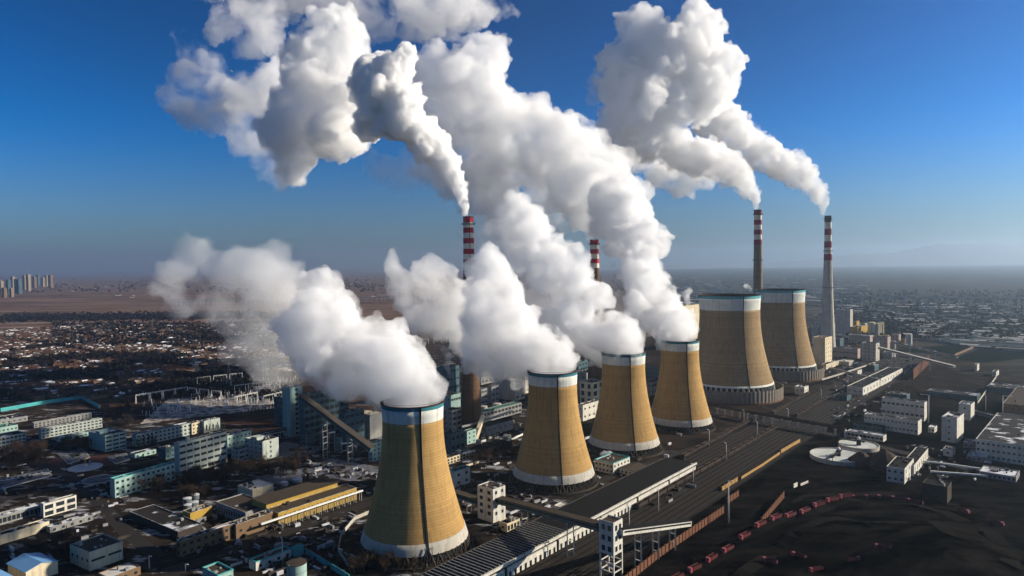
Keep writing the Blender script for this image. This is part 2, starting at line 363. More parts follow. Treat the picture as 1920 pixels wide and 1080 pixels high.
# ------------------------------------------------------------------ cooling towers
def cooling_tower(label, base, H, rt, rb, zt, zs, kind, lad):
    """rt top radius, rb radius at the foot of the shell, zt height of the throat, zs height of the foot"""
    o = thing('cooling_tower', label, 'cooling tower', base, 0, 'hyperbolic cooling towers in a row')
    big = kind == 'big'
    r0 = rt*0.975; b = (zt-zs)/math.sqrt((rb/r0)**2-1)
    def rad(z): return r0*math.sqrt(1+((z-zt)/b)**2)
    rim_h, band_h, skirt = (3.6, 13.5, 2.2) if big else (2.4, 7.0, 5.8)
    def ring(z0, z1, out=0.0, n=72, th=0.8):
        k = max(1, int((z1-z0)/2.5)); zz = [z0+(z1-z0)*i/k for i in range(k+1)]
        prof = [(rad(z)+out, z) for z in zz]+[(rad(z)-th, z) for z in reversed(zz)]
        m = MB(); m.lathe(prof+[prof[0]], n, cap=False); return m
    ring(zs+skirt, H-band_h-rim_h).build('shell', M['towerb' if big else 'tower'], o, True)
    ring(H-band_h-rim_h, H-rim_h, 0.02).build('painted_band', M['band'], o, True)
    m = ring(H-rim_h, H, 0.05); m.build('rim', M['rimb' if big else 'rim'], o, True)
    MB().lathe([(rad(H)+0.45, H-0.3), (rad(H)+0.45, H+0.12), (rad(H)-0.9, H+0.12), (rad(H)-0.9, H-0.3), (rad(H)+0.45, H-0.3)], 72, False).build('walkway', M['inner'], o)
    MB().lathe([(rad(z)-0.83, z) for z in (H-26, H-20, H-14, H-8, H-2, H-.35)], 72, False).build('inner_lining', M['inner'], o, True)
    mb = MB().lathe([(rad(H)+.35, H+1.2), (rad(H)+.42, H+1.3), (rad(H)+.35, H+1.35)], 72, False); mb.build('handrail', M['black'], o)
    ring(zs, zs+skirt, 0.25).build('skirt', M['band'] if big else M['conc'], o, True)
    # V-shaped columns under the shell
    n = 44 if not big else 52; rbot = rb+(2.2 if not big else 3.0)
    for k in range(n):
        a, a2, a3 = 2*math.pi*k/n, 2*math.pi*(k+0.45)/n, 2*math.pi*(k+0.9)/n
        mb = MB(); ft = Vector((math.cos(a2)*rbot, math.sin(a2)*rbot, 0))
        for q in (a, a3): mb.bar(ft, (math.cos(q)*(rb-0.2), math.sin(q)*(rb-0.2), zs+0.3), 0.7)
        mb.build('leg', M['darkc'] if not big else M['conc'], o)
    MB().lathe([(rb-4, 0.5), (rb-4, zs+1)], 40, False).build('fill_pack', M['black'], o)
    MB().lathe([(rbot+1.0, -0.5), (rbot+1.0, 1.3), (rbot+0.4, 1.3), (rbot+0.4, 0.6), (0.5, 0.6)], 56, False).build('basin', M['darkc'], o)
    # ladder cage up the shell
    mb = MB(); an = math.radians(90-lad); zz = [zs+i*(H-zs)/26 for i in range(27)]
    pts = [Vector(((rad(z)+0.35)*math.cos(an), (rad(z)+0.35)*math.sin(an), z)) for z in zz]
    for p, q in zip(pts[:-1], pts[1:]): mb.bar(p, q, 0.9, 0.5)
    mb.build('ladder', M['black'], o)
    if kind == 'near':
        mb = MB(); p0 = pts[1]; t = Vector((-math.sin(an), math.cos(an), 0)); c = Vector((math.cos(an), math.sin(an), 0))
        for s in (-1, 1):
            mb.bar(c*(rbot+1.5)+t*3.2*s, p0+c*0.2, 0.5); mb.bar(c*(rbot+0.7)+t*1.2*s+Vector((0, 0, 4)), p0+t*s*2+Vector((0, 0, 1)), 0.35)
        mb.build('ladder_stand', M['black'], o)
    if big:
        R2, n2 = rb+10, 150; v = []
        for k in range(n2*2):
            a = 2*math.pi*k/(n2*2); r = R2+(0.35 if k % 4 < 2 else -0.15)
            v.append((r, a))
        mb = MB(); kk = len(v)
        P_ = [(r*math.cos(a), r*math.sin(a), z) for z in (0, 14.5) for r, a in v]+[((r-0.5)*math.cos(a), (r-0.5)*math.sin(a), 14.5) for r, a in v]+[((r-0.5)*math.cos(a), (r-0.5)*math.sin(a), 0) for r, a in v]
        mb.raw(P_, [(j*kk+i, j*kk+(i+1) % kk, (j+1)*kk+(i+1) % kk, (j+1)*kk+i) for j in range(3) for i in range(kk)])
        mb.build('wind_screen', M['fence'], o)
        MB().lathe([(R2+0.5, 0), (R2+0.5, 1.6), (R2+0.1, 1.6)], 72, False).build('plinth', M['brick'], o)
    return o
TW = [(G(778, 1004, 6), 83.2, 17.6, 30.2, 'near', 158, 'nearest tan cooling tower, with a dark ladder line ending in a little stand'),
      (G(1038, 886, 6), 82, 18.3, 30.0, 'small', 172, 'second nearest tan cooling tower, steaming, right of the narrow windowed transfer tower'),
      (G(1170, 828, 6), 84, 18.8, 30.2, 'small', 172, 'third tan cooling tower from the front, steaming above the white pump house'),
      (G(1275, 788, 6), 85.2, 18.6, 30.4, 'small', 173, 'fourth tan cooling tower, farthest of the four that steam')]
tw_pos = []
for p, H, rt, rb, kd, lad, lab in TW:
    p.z = 0; tw_pos.append((p, H, rt)); cooling_tower(lab, p, H, rt, rb, H*0.86, 6.2, kd, lad)
p5, p6 = G(1368, 741), G(1463, 704)
cooling_tower('left of the two big steamless cooling towers with ribbed screen round the foot', p5, 121, 35.6, 50, 100, 17, 'big', 172)
cooling_tower('right of the two big steamless cooling towers, partly behind its twin', p6, 121, 32.5, 46, 100, 17, 'big', 173)
# ------------------------------------------------------------------ chimneys
def solve_h(p, ytop):
    lo, hi = 0.0, 600.0
    for _ in range(40):
        mid = (lo+hi)/2
        if P((p.x, p.y, mid))[1] > ytop: lo = mid
        else: hi = mid
    return lo
def chimney(label, p, ytop, r_top, r_base, bands, bh, decks, body, pw):
    H = solve_h(p, ytop)
    o = thing('chimney', label, 'chimney', p, 0, 'striped power station chimneys')
    def rad(z): return r_top+(r_base-r_top)*(1-z/H)**pw
    def seg(z0, z1, m, name, out=0.0):
        k = max(1, int((z1-z0)/6)); MB().lathe([(rad(z0+(z1-z0)*i/k)+out, z0+(z1-z0)*i/k) for i in range(k+1)], 32, cap=False).build(name, m, o, True)
    z = H
    for c in bands: seg(z-bh, z, M[c], 'painted_band'); z -= bh
    seg(0, z, body, 'shaft')
    MB().lathe([(r_top-0.8, H-6), (r_top-0.8, H+0.5), (r_top+0.15, H+0.5), (r_top+0.15, H-0.5)], 32, False).build('mouth', M['black'], o)
    for d in decks:
        zz = H*d; rr = rad(zz); mb = MB().lathe([(rr, zz), (rr+1.5, zz), (rr+1.5, zz+0.4), (rr, zz+0.4)], 32, False)
        for k in range(24):
            a = k*math.pi/12; mb.bar(((rr+1.4)*math.cos(a), (rr+1.4)*math.sin(a), zz), ((rr+1.4)*math.cos(a), (rr+1.4)*math.sin(a), zz+1.5), 0.2)
        mb.lathe([(rr+1.3, zz+1.4), (rr+1.55, zz+1.4), (rr+1.55, zz+1.6), (rr+1.3, zz+1.6)], 32, False)
        mb.build('gallery_ring', M['black'], o)
    MB().bar((math.sin(2.9)*(r_base*0+rad(0)+.3), math.cos(2.9)*(rad(0)+.3), 0), (math.sin(2.9)*(r_top+.3), math.cos(2.9)*(r_top+.3), H), 0.5).build('ladder', M['black'], o)
    return p, H
c1 = chimney('left red and white striped chimney with brown shaft, thick white smoke curling from it', G(884, 803), 407, 5.0, 10.5, ['red', 'wband']*5, 5.15, (0.965, 0.7, 0.45), M['stackb'], 1.5)
c2 = chimney('striped chimney half swallowed by steam in the middle of the plant', G(1117, 742), 450, 5.2, 10.5, ['red', 'wband']*3, 5.6, (0.97, 0.7, 0.45), M['stackb'], 1.5)
q3 = atY(1421, 500, 1060); q3.z = 0
c3 = chimney('striped chimney with olive shaft rising behind the two big cooling towers', q3, 394, 5.8, 10.0, ['maroon', 'wband', 'maroon', 'wband', 'maroon', 'wband', 'maroon'], 7.6, (0.97, 0.675, 0.4), M['stack'], 1.9)
q4 = atY(1552, 600, 1210); q4.z = 0
c4 = chimney('rightmost striped chimney, grey concrete shaft flaring towards the ground', q4, 405, 5.6, 13.5, ['maroon', 'wband', 'maroon', 'wband', 'maroon', 'wband', 'maroon'][0:0]+['black', 'wband', 'maroon', 'wband', 'maroon', 'wband', 'maroon'], 11.2, (0.975, 0.74, 0.47), M['conc'], 1.7)
# ------------------------------------------------------------------ buildings
WIN = {}
def win_mesh(w, h, side):
    k = (round(w, 1), round(h, 1), side)
    if k not in WIN:
        w, h = k[0], k[1]; mb = MB()
        if side == 'r': mb.box(0, 0.06, -w/2, w/2, 0, h)          # on the +X face
        else: mb.box(-w/2, w/2, -0.06, 0, 0, h)                    # on the -Y face
        WIN[k] = mb.mesh('window', M['glass'])
    return WIN[k]
def solve_len(C, d, x, z=0.0):
    lo, hi = 0.0, 900.0; s = 1 if x > P(C)[0] else -1
    for _ in range(44):
        mid = (lo+hi)/2; q = C+d*mid
        if (P((q.x, q.y, z))[0]-x)*s < 0: lo = mid
        else: hi = mid
    return lo
def bld(name, label, c, ytop, xl, xr, az=34, wall='white', roof='roof', fr=3, nr_=6, nl=2, wr=(1.6, 1.5), wl=(1.5, 1.5), group=None, cat='building', gable=None, skip=0.0, h=None, parapet=0.6, both=True, hut=False, band=None):
    """c: pixel of the near bottom corner; ytop: pixel row of that corner's top; xl, xr: columns where the left and the right wall end.
    In the building's own frame the near corner is (0, 0): the right (sunny) wall runs along +Y at x = 0, the left wall along -X at y = 0."""
    C = G(*c); Ud, Wd = unit(az), unit(az-90)
    Lu, Lv = solve_len(C, Ud, xr), solve_len(C, Wd, xl); H = h or solve_h(C, ytop)
    Lu, Lv = min(max(Lu, 3), 260), min(max(Lv, 3), 200)
    o = thing(name, label, cat, C, az, group)
    if gable is None:
        mb = MB().box(-Lv, 0, 0, Lu, -0.3, H)
        t = 0.3
        for q in ((-Lv, 0, 0, t), (-Lv, 0, Lu-t, Lu), (-Lv, -Lv+t, t, Lu-t), (-t, 0, t, Lu-t)): mb.box(q[0], q[1], q[2], q[3], H, H+parapet)
        mb.build('wall', M[wall], o)
        if roof in ('roof', 'snowroof', 'roofb') and not band:
            mb = MB(); z0, z1 = H+parapet+.004, H+parapet+.16
            mb.box(-Lv, .05, -.05, t, z0, z1).box(-Lv, .05, Lu-t, Lu+.05, z0, z1).box(-Lv-.05, -Lv+t, t, Lu-t, z0, z1).box(-t, .05, t, Lu-t, z0, z1); mb.build('coping', M['edge'], o)
        MB().box(-Lv+t, -t, t, Lu-t, H, H+0.12).build('roof', M[roof], o)
    else:
        rise = gable
        if Lv > Lu:      # ridge along X
            w_ = [(0, 0, -.3), (0, Lu, -.3), (0, Lu, H), (0, Lu/2, H+rise), (0, 0, H), (-Lv, 0, -.3), (-Lv, Lu, -.3), (-Lv, Lu, H), (-Lv, Lu/2, H+rise), (-Lv, 0, H)]
        else:
            w_ = [(-Lv, 0, -.3), (0, 0, -.3), (0, 0, H), (-Lv/2, 0, H+rise), (-Lv, 0, H), (-Lv, Lu, -.3), (0, Lu, -.3), (0, Lu, H), (-Lv/2, Lu, H+rise), (-Lv, Lu, H)]
        MB().raw(w_, [(0, 1, 2, 3, 4), (9, 8, 7, 6, 5), (1, 6, 7, 2), (5, 0, 4, 9), (0, 5, 6, 1)]).build('wall', M[wall], o)
        mb = MB(); e = 0.5
        if Lv > Lu:
            for s in (0, 1):
                y0, y1 = (0-e, Lu/2) if s == 0 else (Lu+e, Lu/2); z0 = H-e*rise/(Lu/2)+0.05
                mb.raw([(e, y0, z0), (e, y1, H+rise+.05), (-Lv-e, y1, H+rise+.05), (-Lv-e, y0, z0), (e, y0, z0+.25), (e, y1, H+rise+.3), (-Lv-e, y1, H+rise+.3), (-Lv-e, y0, z0+.25)], ((0, 1, 2, 3), (4, 7, 6, 5), (0, 4, 5, 1), (1, 5, 6, 2), (2, 6, 7, 3), (3, 7, 4, 0)))
        else:
            for s in (0, 1):
                x0, x1 = (e, -Lv/2) if s == 0 else (-Lv-e, -Lv/2); z0 = H-e*rise/(Lv/2)+0.05
                mb.raw([(x0, -e, z0), (x1, -e, H+rise+.05), (x1, Lu+e, H+rise+.05), (x0, Lu+e, z0), (x0, -e, z0+.25), (x1, -e, H+rise+.3), (x1, Lu+e, H+rise+.3), (x0, Lu+e, z0+.25)], ((0, 1, 2, 3), (4, 7, 6, 5), (0, 4, 5, 1), (1, 5, 6, 2), (2, 6, 7, 3), (3, 7, 4, 0)))
        mb.build('roof', M[roof], o)
    fh = (H-skip)/max(fr, 1)
    for k in range(fr if nr_ else 0):
        for i in range(nr_):
            w = min(wr[0], Lu/nr_*0.82); hh = min(wr[1], fh*0.62)
            put('window', win_mesh(w, hh, 'r'), o, (0.003, Lu*(i+0.5)/nr_, skip+fh*k+(fh-hh)*0.55))
    for k in range(fr if nl else 0):
        for i in range(nl):
            w = min(wl[0], Lv/nl*0.82); hh = min(wl[1], fh*0.62)
            put('window', win_mesh(w, hh, 'l'), o, (-Lv*(i+0.5)/nl, -0.003, skip+fh*k+(fh-hh)*0.55))
    if gable is None and fr > 1 and nr_ + nl > 0 and wall in ('white', 'pale', 'mint', 'cream', 'pink', 'conc', 'grey'):
        mb = MB()
        for k in range(1, fr): z = skip+fh*k; mb.box(0.002, .10, 0, Lu, z-.12, z+.12).box(-Lv, 0, -.10, -.002, z-.12, z+.12)
        mb.build('string_course', M[wall], o)
    if gable is None and Lu*Lv > 70 and not hut:
        q = random.Random(int(c[0]*7+c[1])); vm_ = M[q.choice(('steel', 'grey', 'darkc'))]
        for k in range(q.randint(3, 8)):
            a, b_, w1, w2, h1 = -Lv*q.uniform(.12, .85), Lu*q.uniform(.06, .9), q.uniform(.6, 2.4), q.uniform(.6, 2.6), q.uniform(.5, 1.9)
            if a-w1 > -Lv+.4 and b_+w2 < Lu-.4: MB().box(a-w1, a, b_, b_+w2, H+.13, H+h1).build('roof_vent', vm_, o)
    if band and gable is None:
        mb = MB(); e = 0.12; z0, z1 = H+parapet-0.05, H+parapet+0.5
        mb.box(-Lv-e, e, -e, 0.35, z0, z1).box(-Lv-e, e, Lu-.35, Lu+e, z0, z1).box(-0.35, e, .35, Lu-.35, z0, z1).box(-Lv-e, -Lv+.35, .35, Lu-.35, z0, z1)
        mb.build('cornice', M[band], o)
    if hut and gable is None:
        hx, hy = -Lv*0.45, Lu*0.22; s = min(Lv, Lu)*0.35
        MB().box(hx-s*0.5, hx+s*0.5, hy-s*0.6, hy+s*0.6, H+0.14, H+2.8).box(hx-s*0.55, hx+s*0.55, hy-s*0.65, hy+s*0.65, H+2.8, H+3.05).build('roof_hut', M[wall], o)
        for k in range(4): MB().box(*(lambda a, b: (a, a+1.2, b, b+1.2, H+0.13, H+1.1))(-Lv*R.uniform(.25, .8), Lu*R.uniform(.4, .9))).build('roof_vent', M['steel'], o)
    o['_d'] = (Lu, Lv, H)
    return o
g_adm, g_hall = 'office and dormitory blocks of the works', 'plant halls'
B = bld
a1 = B('office_building', 'tallest white office block with five rows of wide dark windows', (337, 893), 833, 328, 426, 30, 'pale', fr=5, nr_=7, nl=0, wr=(8, 1.9), hut=True, group=g_adm)
B('office_building', 'low-lit three-storey wing joining the tall white office block to the covered footbridge', (427, 852), 819, 416, 472, 30, 'mint', fr=3, nr_=6, nl=0, group=g_adm)
B('office_building', 'small two-storey block with ribbon windows in front of the three-storey wing', (448, 863), 845, 434, 483, 30, 'pale', fr=2, nr_=3, nl=2, wr=(5, 1.6), group=g_adm)
B('office_building', 'four-storey white block end-on with a single column of windows', (493, 864), 829, 460, 523, 32, 'pale', fr=4, nr_=1, nl=4, group=g_adm, hut=True)
B('office_building', 'long three-storey mint block with teal eaves at the lower end of the plaza', (216, 934), 901, 207, 329, 30, 'mint', fr=3, nr_=12, nl=0, wr=(1.9, 1.7), band='teal', group=g_adm)
B('dormitory', 'long three-storey white dormitory behind the row of little conifers', (256, 838), 816, 248, 359, 33, 'pale', fr=3, nr_=13, nl=1, wr=(2.0, 1.6), group=g_adm)
B('dormitory', 'sunlit cream end block with three by three windows joined to the long dormitory', (360, 815), 795, 353, 381, 33, 'cream', fr=3, nr_=3, nl=1, group=g_adm)
B('workshop', 'blank-walled pale block behind the line of conifers, at the end of the dormitory', (383, 812), 791, 376, 413, 33, 'pale', fr=1, nr_=0, nl=0, group=g_adm)
B('office_building', 'low single-storey link in front of the snowy courtyard', (253, 860), 853, 243, 293, 33, 'mint', fr=1, nr_=4, nl=1, group=g_adm)
B('office_building', 'two-storey blue-grey wing behind the tall office block', (311, 862), 843, 297, 329, 30, 'bluegrey', fr=2, nr_=2, nl=2, group=g_adm)
B('office_building', 'four-storey corner block with stacked balconies facing the rectangular snow bed', (198, 848), 818, 167, 237, 32, fr=4, nr_=3, nl=0, wr=(5, 1.5), hut=True, group=g_adm, wall='mint')
B('dormitory', 'long three-storey dormitory front at the back of the plaza', (78, 823), 806, 73, 192, 34, 'pale', fr=3, nr_=15, nl=0, wr=(2.2, 1.5), group=g_adm)
B('dormitory', 'low two-storey row just behind the long dormitory front', (64, 803), 794, 60, 172, 34, 'grey', fr=2, nr_=15, nl=0, group=g_adm)
B('dormitory', 'white three-storey dormitory cut by the left picture edge', (-45, 851), 830, -60, 49, 33, 'pale', fr=3, nr_=12, nl=0, wr=(2.4, 1.6), group=g_adm)
B('dormitory', 'green-roofed row behind the dormitory at the left picture edge', (-45, 822), 811, -60, 34, 33, 'mint', 'greenroof', fr=1, nr_=10, nl=0, group=g_adm)
B('dormitory', 'small roofed block at the far left behind the green-roofed row', (-30, 803), 795, -50, 52, 33, 'grey', fr=1, nr_=8, nl=0, group=g_adm)
B('canteen', 'low building with sunlit snow lumps on its eaves between dormitory and corner block', (110, 829), 822, 104, 166, 33, 'mint', 'snowroof', fr=1, nr_=6, nl=0, group=g_adm)
B('workshop', 'small two-storey white house with six big square openings', (82, 971), 947, 76, 144, 32, fr=2, nr_=3, nl=0, wr=(5, 3.4), hut=False, group='lower left sheds')
B('workshop', 'long low colonnaded shed left of the two-storey white house', (-40, 996), 981, -50, 80, 32, 'grey', 'snowroof', fr=1, nr_=14, nl=0, wr=(2.2, 3), group='lower left sheds')
B('workshop', 'long blank pale-walled shed at the left edge below the colonnaded one', (-40, 1034), 1018, -50, 93, 32, 'cream', fr=1, nr_=0, nl=0, group='lower left sheds')
B('workshop', 'low shed with a snow-streaked roof behind the big dark-roofed hall', (94, 1000), 991, 86, 175, 32, 'grey', 'snowroof', fr=1, nr_=5, nl=0, group='lower left sheds')
B('warehouse', 'gabled warehouse with bright blue metal roof in the bottom left corner', (49, 1096), 1073, 15, 109, 32, 'cream', 'blueroof', fr=1, nr_=0, nl=0, gable=2.2, group='lower left sheds')
B('warehouse', 'second blue-roofed gable cut off by the bottom left corner', (-25, 1122), 1096, -62, 22, 32, 'cream', 'blueroof', fr=1, nr_=0, nl=0, gable=2, group='lower left sheds')
B('warehouse', 'big square hall with black roof and sunny end wall with two dark slots', (169, 1071), 1038, 132, 231, 32, 'cream', 'roofb', fr=1, nr_=2, nl=4, wr=(7, 1.2), group='lower left sheds')
B('workshop', 'low lean-to with white roof at the foot of the black-roofed hall', (206, 1100), 1086, 184, 264, 32, 'brown', 'whiteroof', fr=1, nr_=3, nl=0, group='lower left sheds')
B('warehouse', 'long low warehouse under one wide black roof left of the brown brick block', (334, 1010), 999, 243, 380, 36, 'darkc', 'roof', fr=1, nr_=0, nl=0, group=g_hall)
B('workshop', 'brown brick block with a bright ochre end and small windows', (339, 1046), 1018, 331, 444, 36, 'brown', 'roof', fr=2, nr_=8, nl=1, wr=(1.8, 1.6), group=g_hall)
B('workshop', 'dark brown shed between the brick block and the ochre hall', (443, 1012), 986, 430, 512, 36, 'brown', 'roofb', fr=1, nr_=4, nl=0, group=g_hall)
B('workshop', 'little ochre house with four tall slots beside snow-covered tanks', (357, 980), 964, 343, 398, 34, 'gold', 'roofb', fr=1, nr_=0, nl=0, group=g_hall)
B('warehouse', 'grey-walled hall with brown roof edged with snow, left of the ochre hall', (461, 984), 963, 405, 512, 37, 'grey', 'roofb', fr=1, nr_=0, nl=12, wl=(1.2, 3), group=g_hall)
B('warehouse', 'white-roofed hall with a sunlit cream wall behind the brown roofs', (474, 936), 920, 446, 513, 36, 'cream', 'whiteroof', fr=1, nr_=0, nl=0, group=g_hall)
def ochre_hall():
    o = bld('factory_hall', 'long ochre factory hall with stepped brown roofs and a row of small windows', (522, 987), 964, 500, 669, 39, 'gold', 'roofb', fr=1, nr_=18, nl=0, wr=(2, 2.4), skip=2, group=g_hall)
    Lu, Lv, H = o['_d']
    w = 17
    MB().box(-Lv-w, -Lv, 0.0, Lu-6, -0.3, H+3.2).build('nave_wall', M['gold'], o)
    MB().box(-Lv-w-.5, -Lv+.7, -0.5, Lu-5.5, H+3.2, H+3.6).build('nave_roof', M['roofb'], o)
    r = thing('pipe_rack', 'white pipe carried on thin posts along the sunny side of the ochre hall', 'pipe rack', o.location, 39)
    pm = MB().bar((0, 0, 0), (0, 0, 6.2), 0.35).mesh('post', M['steel'])
    for k in range(14): put('post', pm, r, (2.8, Lu*k/13, 0)); put('post', pm, r, (5, Lu*k/13, 0))
    MB().bar((3.9, -14, 6.6), (3.9, Lu+2, 6.6), 1.4, 0.9).build('pipe', M['white_steel'], r)
ochre_hall()
e1 = B('gatehouse', 'single-storey white gatehouse with teal trim and a red foot', (480, 1071), 1057, 467, 547, 38, 'white', 'roofb', fr=1, nr_=4, nl=0, band='teal', group='teal trimmed huts by the near tower')
B('gatehouse', 'plain teal box building between the gatehouse and the near tower', (551, 1046), 1030, 545, 570, 38, 'teal', 'teal', fr=1, nr_=0, nl=0, group='teal trimmed huts by the near tower')
B('gatehouse', 'mint hut cut by the bottom edge, left of the gatehouse', (409, 1100), 1082, 380, 438, 38, 'mint', 'roofb', fr=1, nr_=2, nl=0, band='teal', group='teal trimmed huts by the near tower')
B('transfer_tower', 'tall pale bunker tower with one column of windows where the long conveyor starts', (546, 820), 728, 531, 569, 34, 'mint', 'roofk', fr=10, nr_=1, nl=0, wr=(3, 2.2), wl=(3, 2), band='black', cat='tower')
B('bunker_house', 'dark banded block at the left foot of the pale bunker tower', (537, 801), 748, 515, 548, 34, 'bluegrey', 'roofk', fr=5, nr_=0, nl=1, wl=(9, 2.2), group='boiler houses')
B('bunker_house', 'dark teal framed bunker building behind the long sloping conveyor', (572, 832), 742, 562, 655, 36, 'bluegrey', 'roofk', fr=7, nr_=9, nl=1, wr=(5.5, 3.4), group='boiler houses')
B('silo_building', 'blocky grey silo building with a sunlit roof left of the near tower rim', (694, 824), 779, 667, 718, 38, 'grey', 'cream', fr=1, nr_=0, nl=0, group='boiler houses')
B('workshop', 'narrow teal house at the foot of the long sloping conveyor', (699, 866), 833, 691, 722, 38, 'mint', 'roofk', fr=4, nr_=3, nl=1, group='boiler houses')
for lab, c, yt, xl, xr, w, rf in (('left-hand of three boiler blocks beside the brown chimney shaft', (903, 760), 731, 893, 914, 'grey', 'roofk'), ('middle of three boiler blocks beside the brown chimney shaft', (922, 756), 726, 913, 936, 'grey', 'roofk'),
        ('biggest boiler block, right-hand of three, with a sunlit corner', (966, 752), 715, 936, 984, 'conc', 'cream'), ('last boiler block peeping left of the second tower rim', (985, 738), 706, 978, 1002, 'cream', 'roofb')):
    B('boiler_house', lab, c, yt, xl, xr, 38, w, rf, fr=3, nr_=2, nl=0, wr=(4, 2), group='boiler houses')
for lab, c, yt, xl, xr, w, n1 in (('dark teal boiler block peeping between near tower steam and brown chimney', (838, 752), 690, 818, 862, 'bluegrey', 4), ('lower teal block in front of the dark boiler block by the chimney', (846, 778), 742, 826, 864, 'mint', 2),
        ('grey block right behind the brown chimney', (902, 722), 690, 892, 930, 'grey', 3), ('dark block under the second tower steam', (945, 716), 692, 930, 990, 'bluegrey', 3), ('dim long block left of the third tower rim', (1085, 712), 680, 1060, 1108, 'bluegrey', 3), ('grey block behind the cream framed block', (1100, 735), 700, 1078, 1128, 'grey', 2),
        ('dark block seen right of the third tower waist', (1222, 742), 718, 1205, 1240, 'grey', 2), ('dim boiler block at the right of the bunker building', (648, 838), 775, 636, 684, 'bluegrey', 4)):
    B('boiler_house', lab, c, yt, xl, xr, 38, w, 'roofk', fr=n1, nr_=4, nl=2, wr=(4, 2.4), group='boiler houses')
B('turbine_hall', 'long turbine hall with dull green roof behind the second tower', (899, 795), 776, 885, 978, 40, 'grey', 'greenroof', fr=2, nr_=12, nl=0, wr=(4, 2.5), group='boiler houses')
B('workshop', 'low round-shouldered shed with a blue door in front of the turbine hall', (913, 818), 799, 903, 962, 42, 'grey', 'roofk', fr=1, nr_=5, nl=1, gable=2.5, group='boiler houses')
B('workshop', 'small white block with two columns of windows at the foot of the brown chimney', (876, 834), 810, 868, 893, 40, 'mint', 'roofk', fr=3, nr_=2, nl=1, group='boiler houses')
B('filter_house', 'stacked grey filter house right beside the near tower shell', (848, 812), 771, 832, 866, 40, 'grey', 'roofk', fr=4, nr_=2, nl=2, wr=(5, 2.4), group='boiler houses')
B('workshop', 'dark lower block under the grey filter house', (846, 850), 815, 830, 872, 40, 'bluegrey', 'roofk', fr=2, nr_=3, nl=1, wr=(3.4, 2.8), group='boiler houses')
B('workshop', 'low sunlit yellow row with a strip of windows right of the near tower', (838, 872), 861, 826, 885, 41, 'cream', 'roofb', fr=2, nr_=8, nl=0, wr=(2, 1.6), group='small houses between the towers')
B('workshop', 'two-storey white cube with four windows right of the near tower', (853, 915), 886, 843, 882, 42, 'white', 'roofb', fr=2, nr_=2, nl=0, wr=(2.4, 1.9), band='teal', group='small houses between the towers')
B('workshop', 'dark flat shed spread between the chimney foot and second tower', (905, 862), 846, 880, 960, 42, 'darkc', 'roofk', fr=1, nr_=6, nl=2, group='small houses between the towers')
B('workshop', 'cream framed block with open loading bays left of the third tower', (1111, 760), 719, 1087, 1133, 40, 'cream', 'roofb', fr=3, nr_=2, nl=2, wr=(7, 7), wl=(4, 7), group='small houses between the towers')
B('workshop', 'bright white block under the cream framed one, left of the third tower', (1093, 790), 761, 1083, 1126, 40, 'white', 'roofb', fr=2, nr_=4, nl=1, wr=(2.6, 2), group='small houses between the towers')
B('workshop', 'dark blue-grey block seen between third and fourth towers', (1238, 722), 690, 1205, 1246, 42, 'bluegrey', 'roofk', fr=4, nr_=1, nl=7, group='small houses between the towers')
B('pump_house', 'taller white pump house with five windows in front of the third tower', (1150, 890), 871, 1115, 1181, 42, 'white', 'roofb', fr=2, nr_=5, nl=5, wr=(1.6, 1.6), band='teal', group='pump houses by the third tower')
B('pump_house', 'lower gabled pump house in front of the taller one', (1193, 894), 886, 1156, 1216, 42, 'white', 'roofb', fr=1, nr_=0, nl=5, gable=1.8, group='pump houses by the third tower')
B('boiler_house', 'tall sunlit cream wall seen between steam and the left big tower', (1282, 655), 574, 1268, 1312, 42, 'cream', 'brick', fr=1, nr_=0, nl=0, group='boiler houses')
B('workshop', 'low shed with lit arches beneath the first inclined conveyor', (951, 999), 984, 935, 975, 43, 'cream', 'roofk', fr=1, nr_=4, nl=1, wr=(2, 3), group='small houses between the towers')
t1 = B('transfer_tower', 'windowed conveyor transfer tower standing between first and second cooling towers', (925, 981), 920, 896, 948, 42, 'white', 'roofb', fr=4, nr_=2, nl=2, wr=(1.9, 2.0), wl=(2.6, 2.2), skip=3, cat='tower', group='conveyor transfer towers')
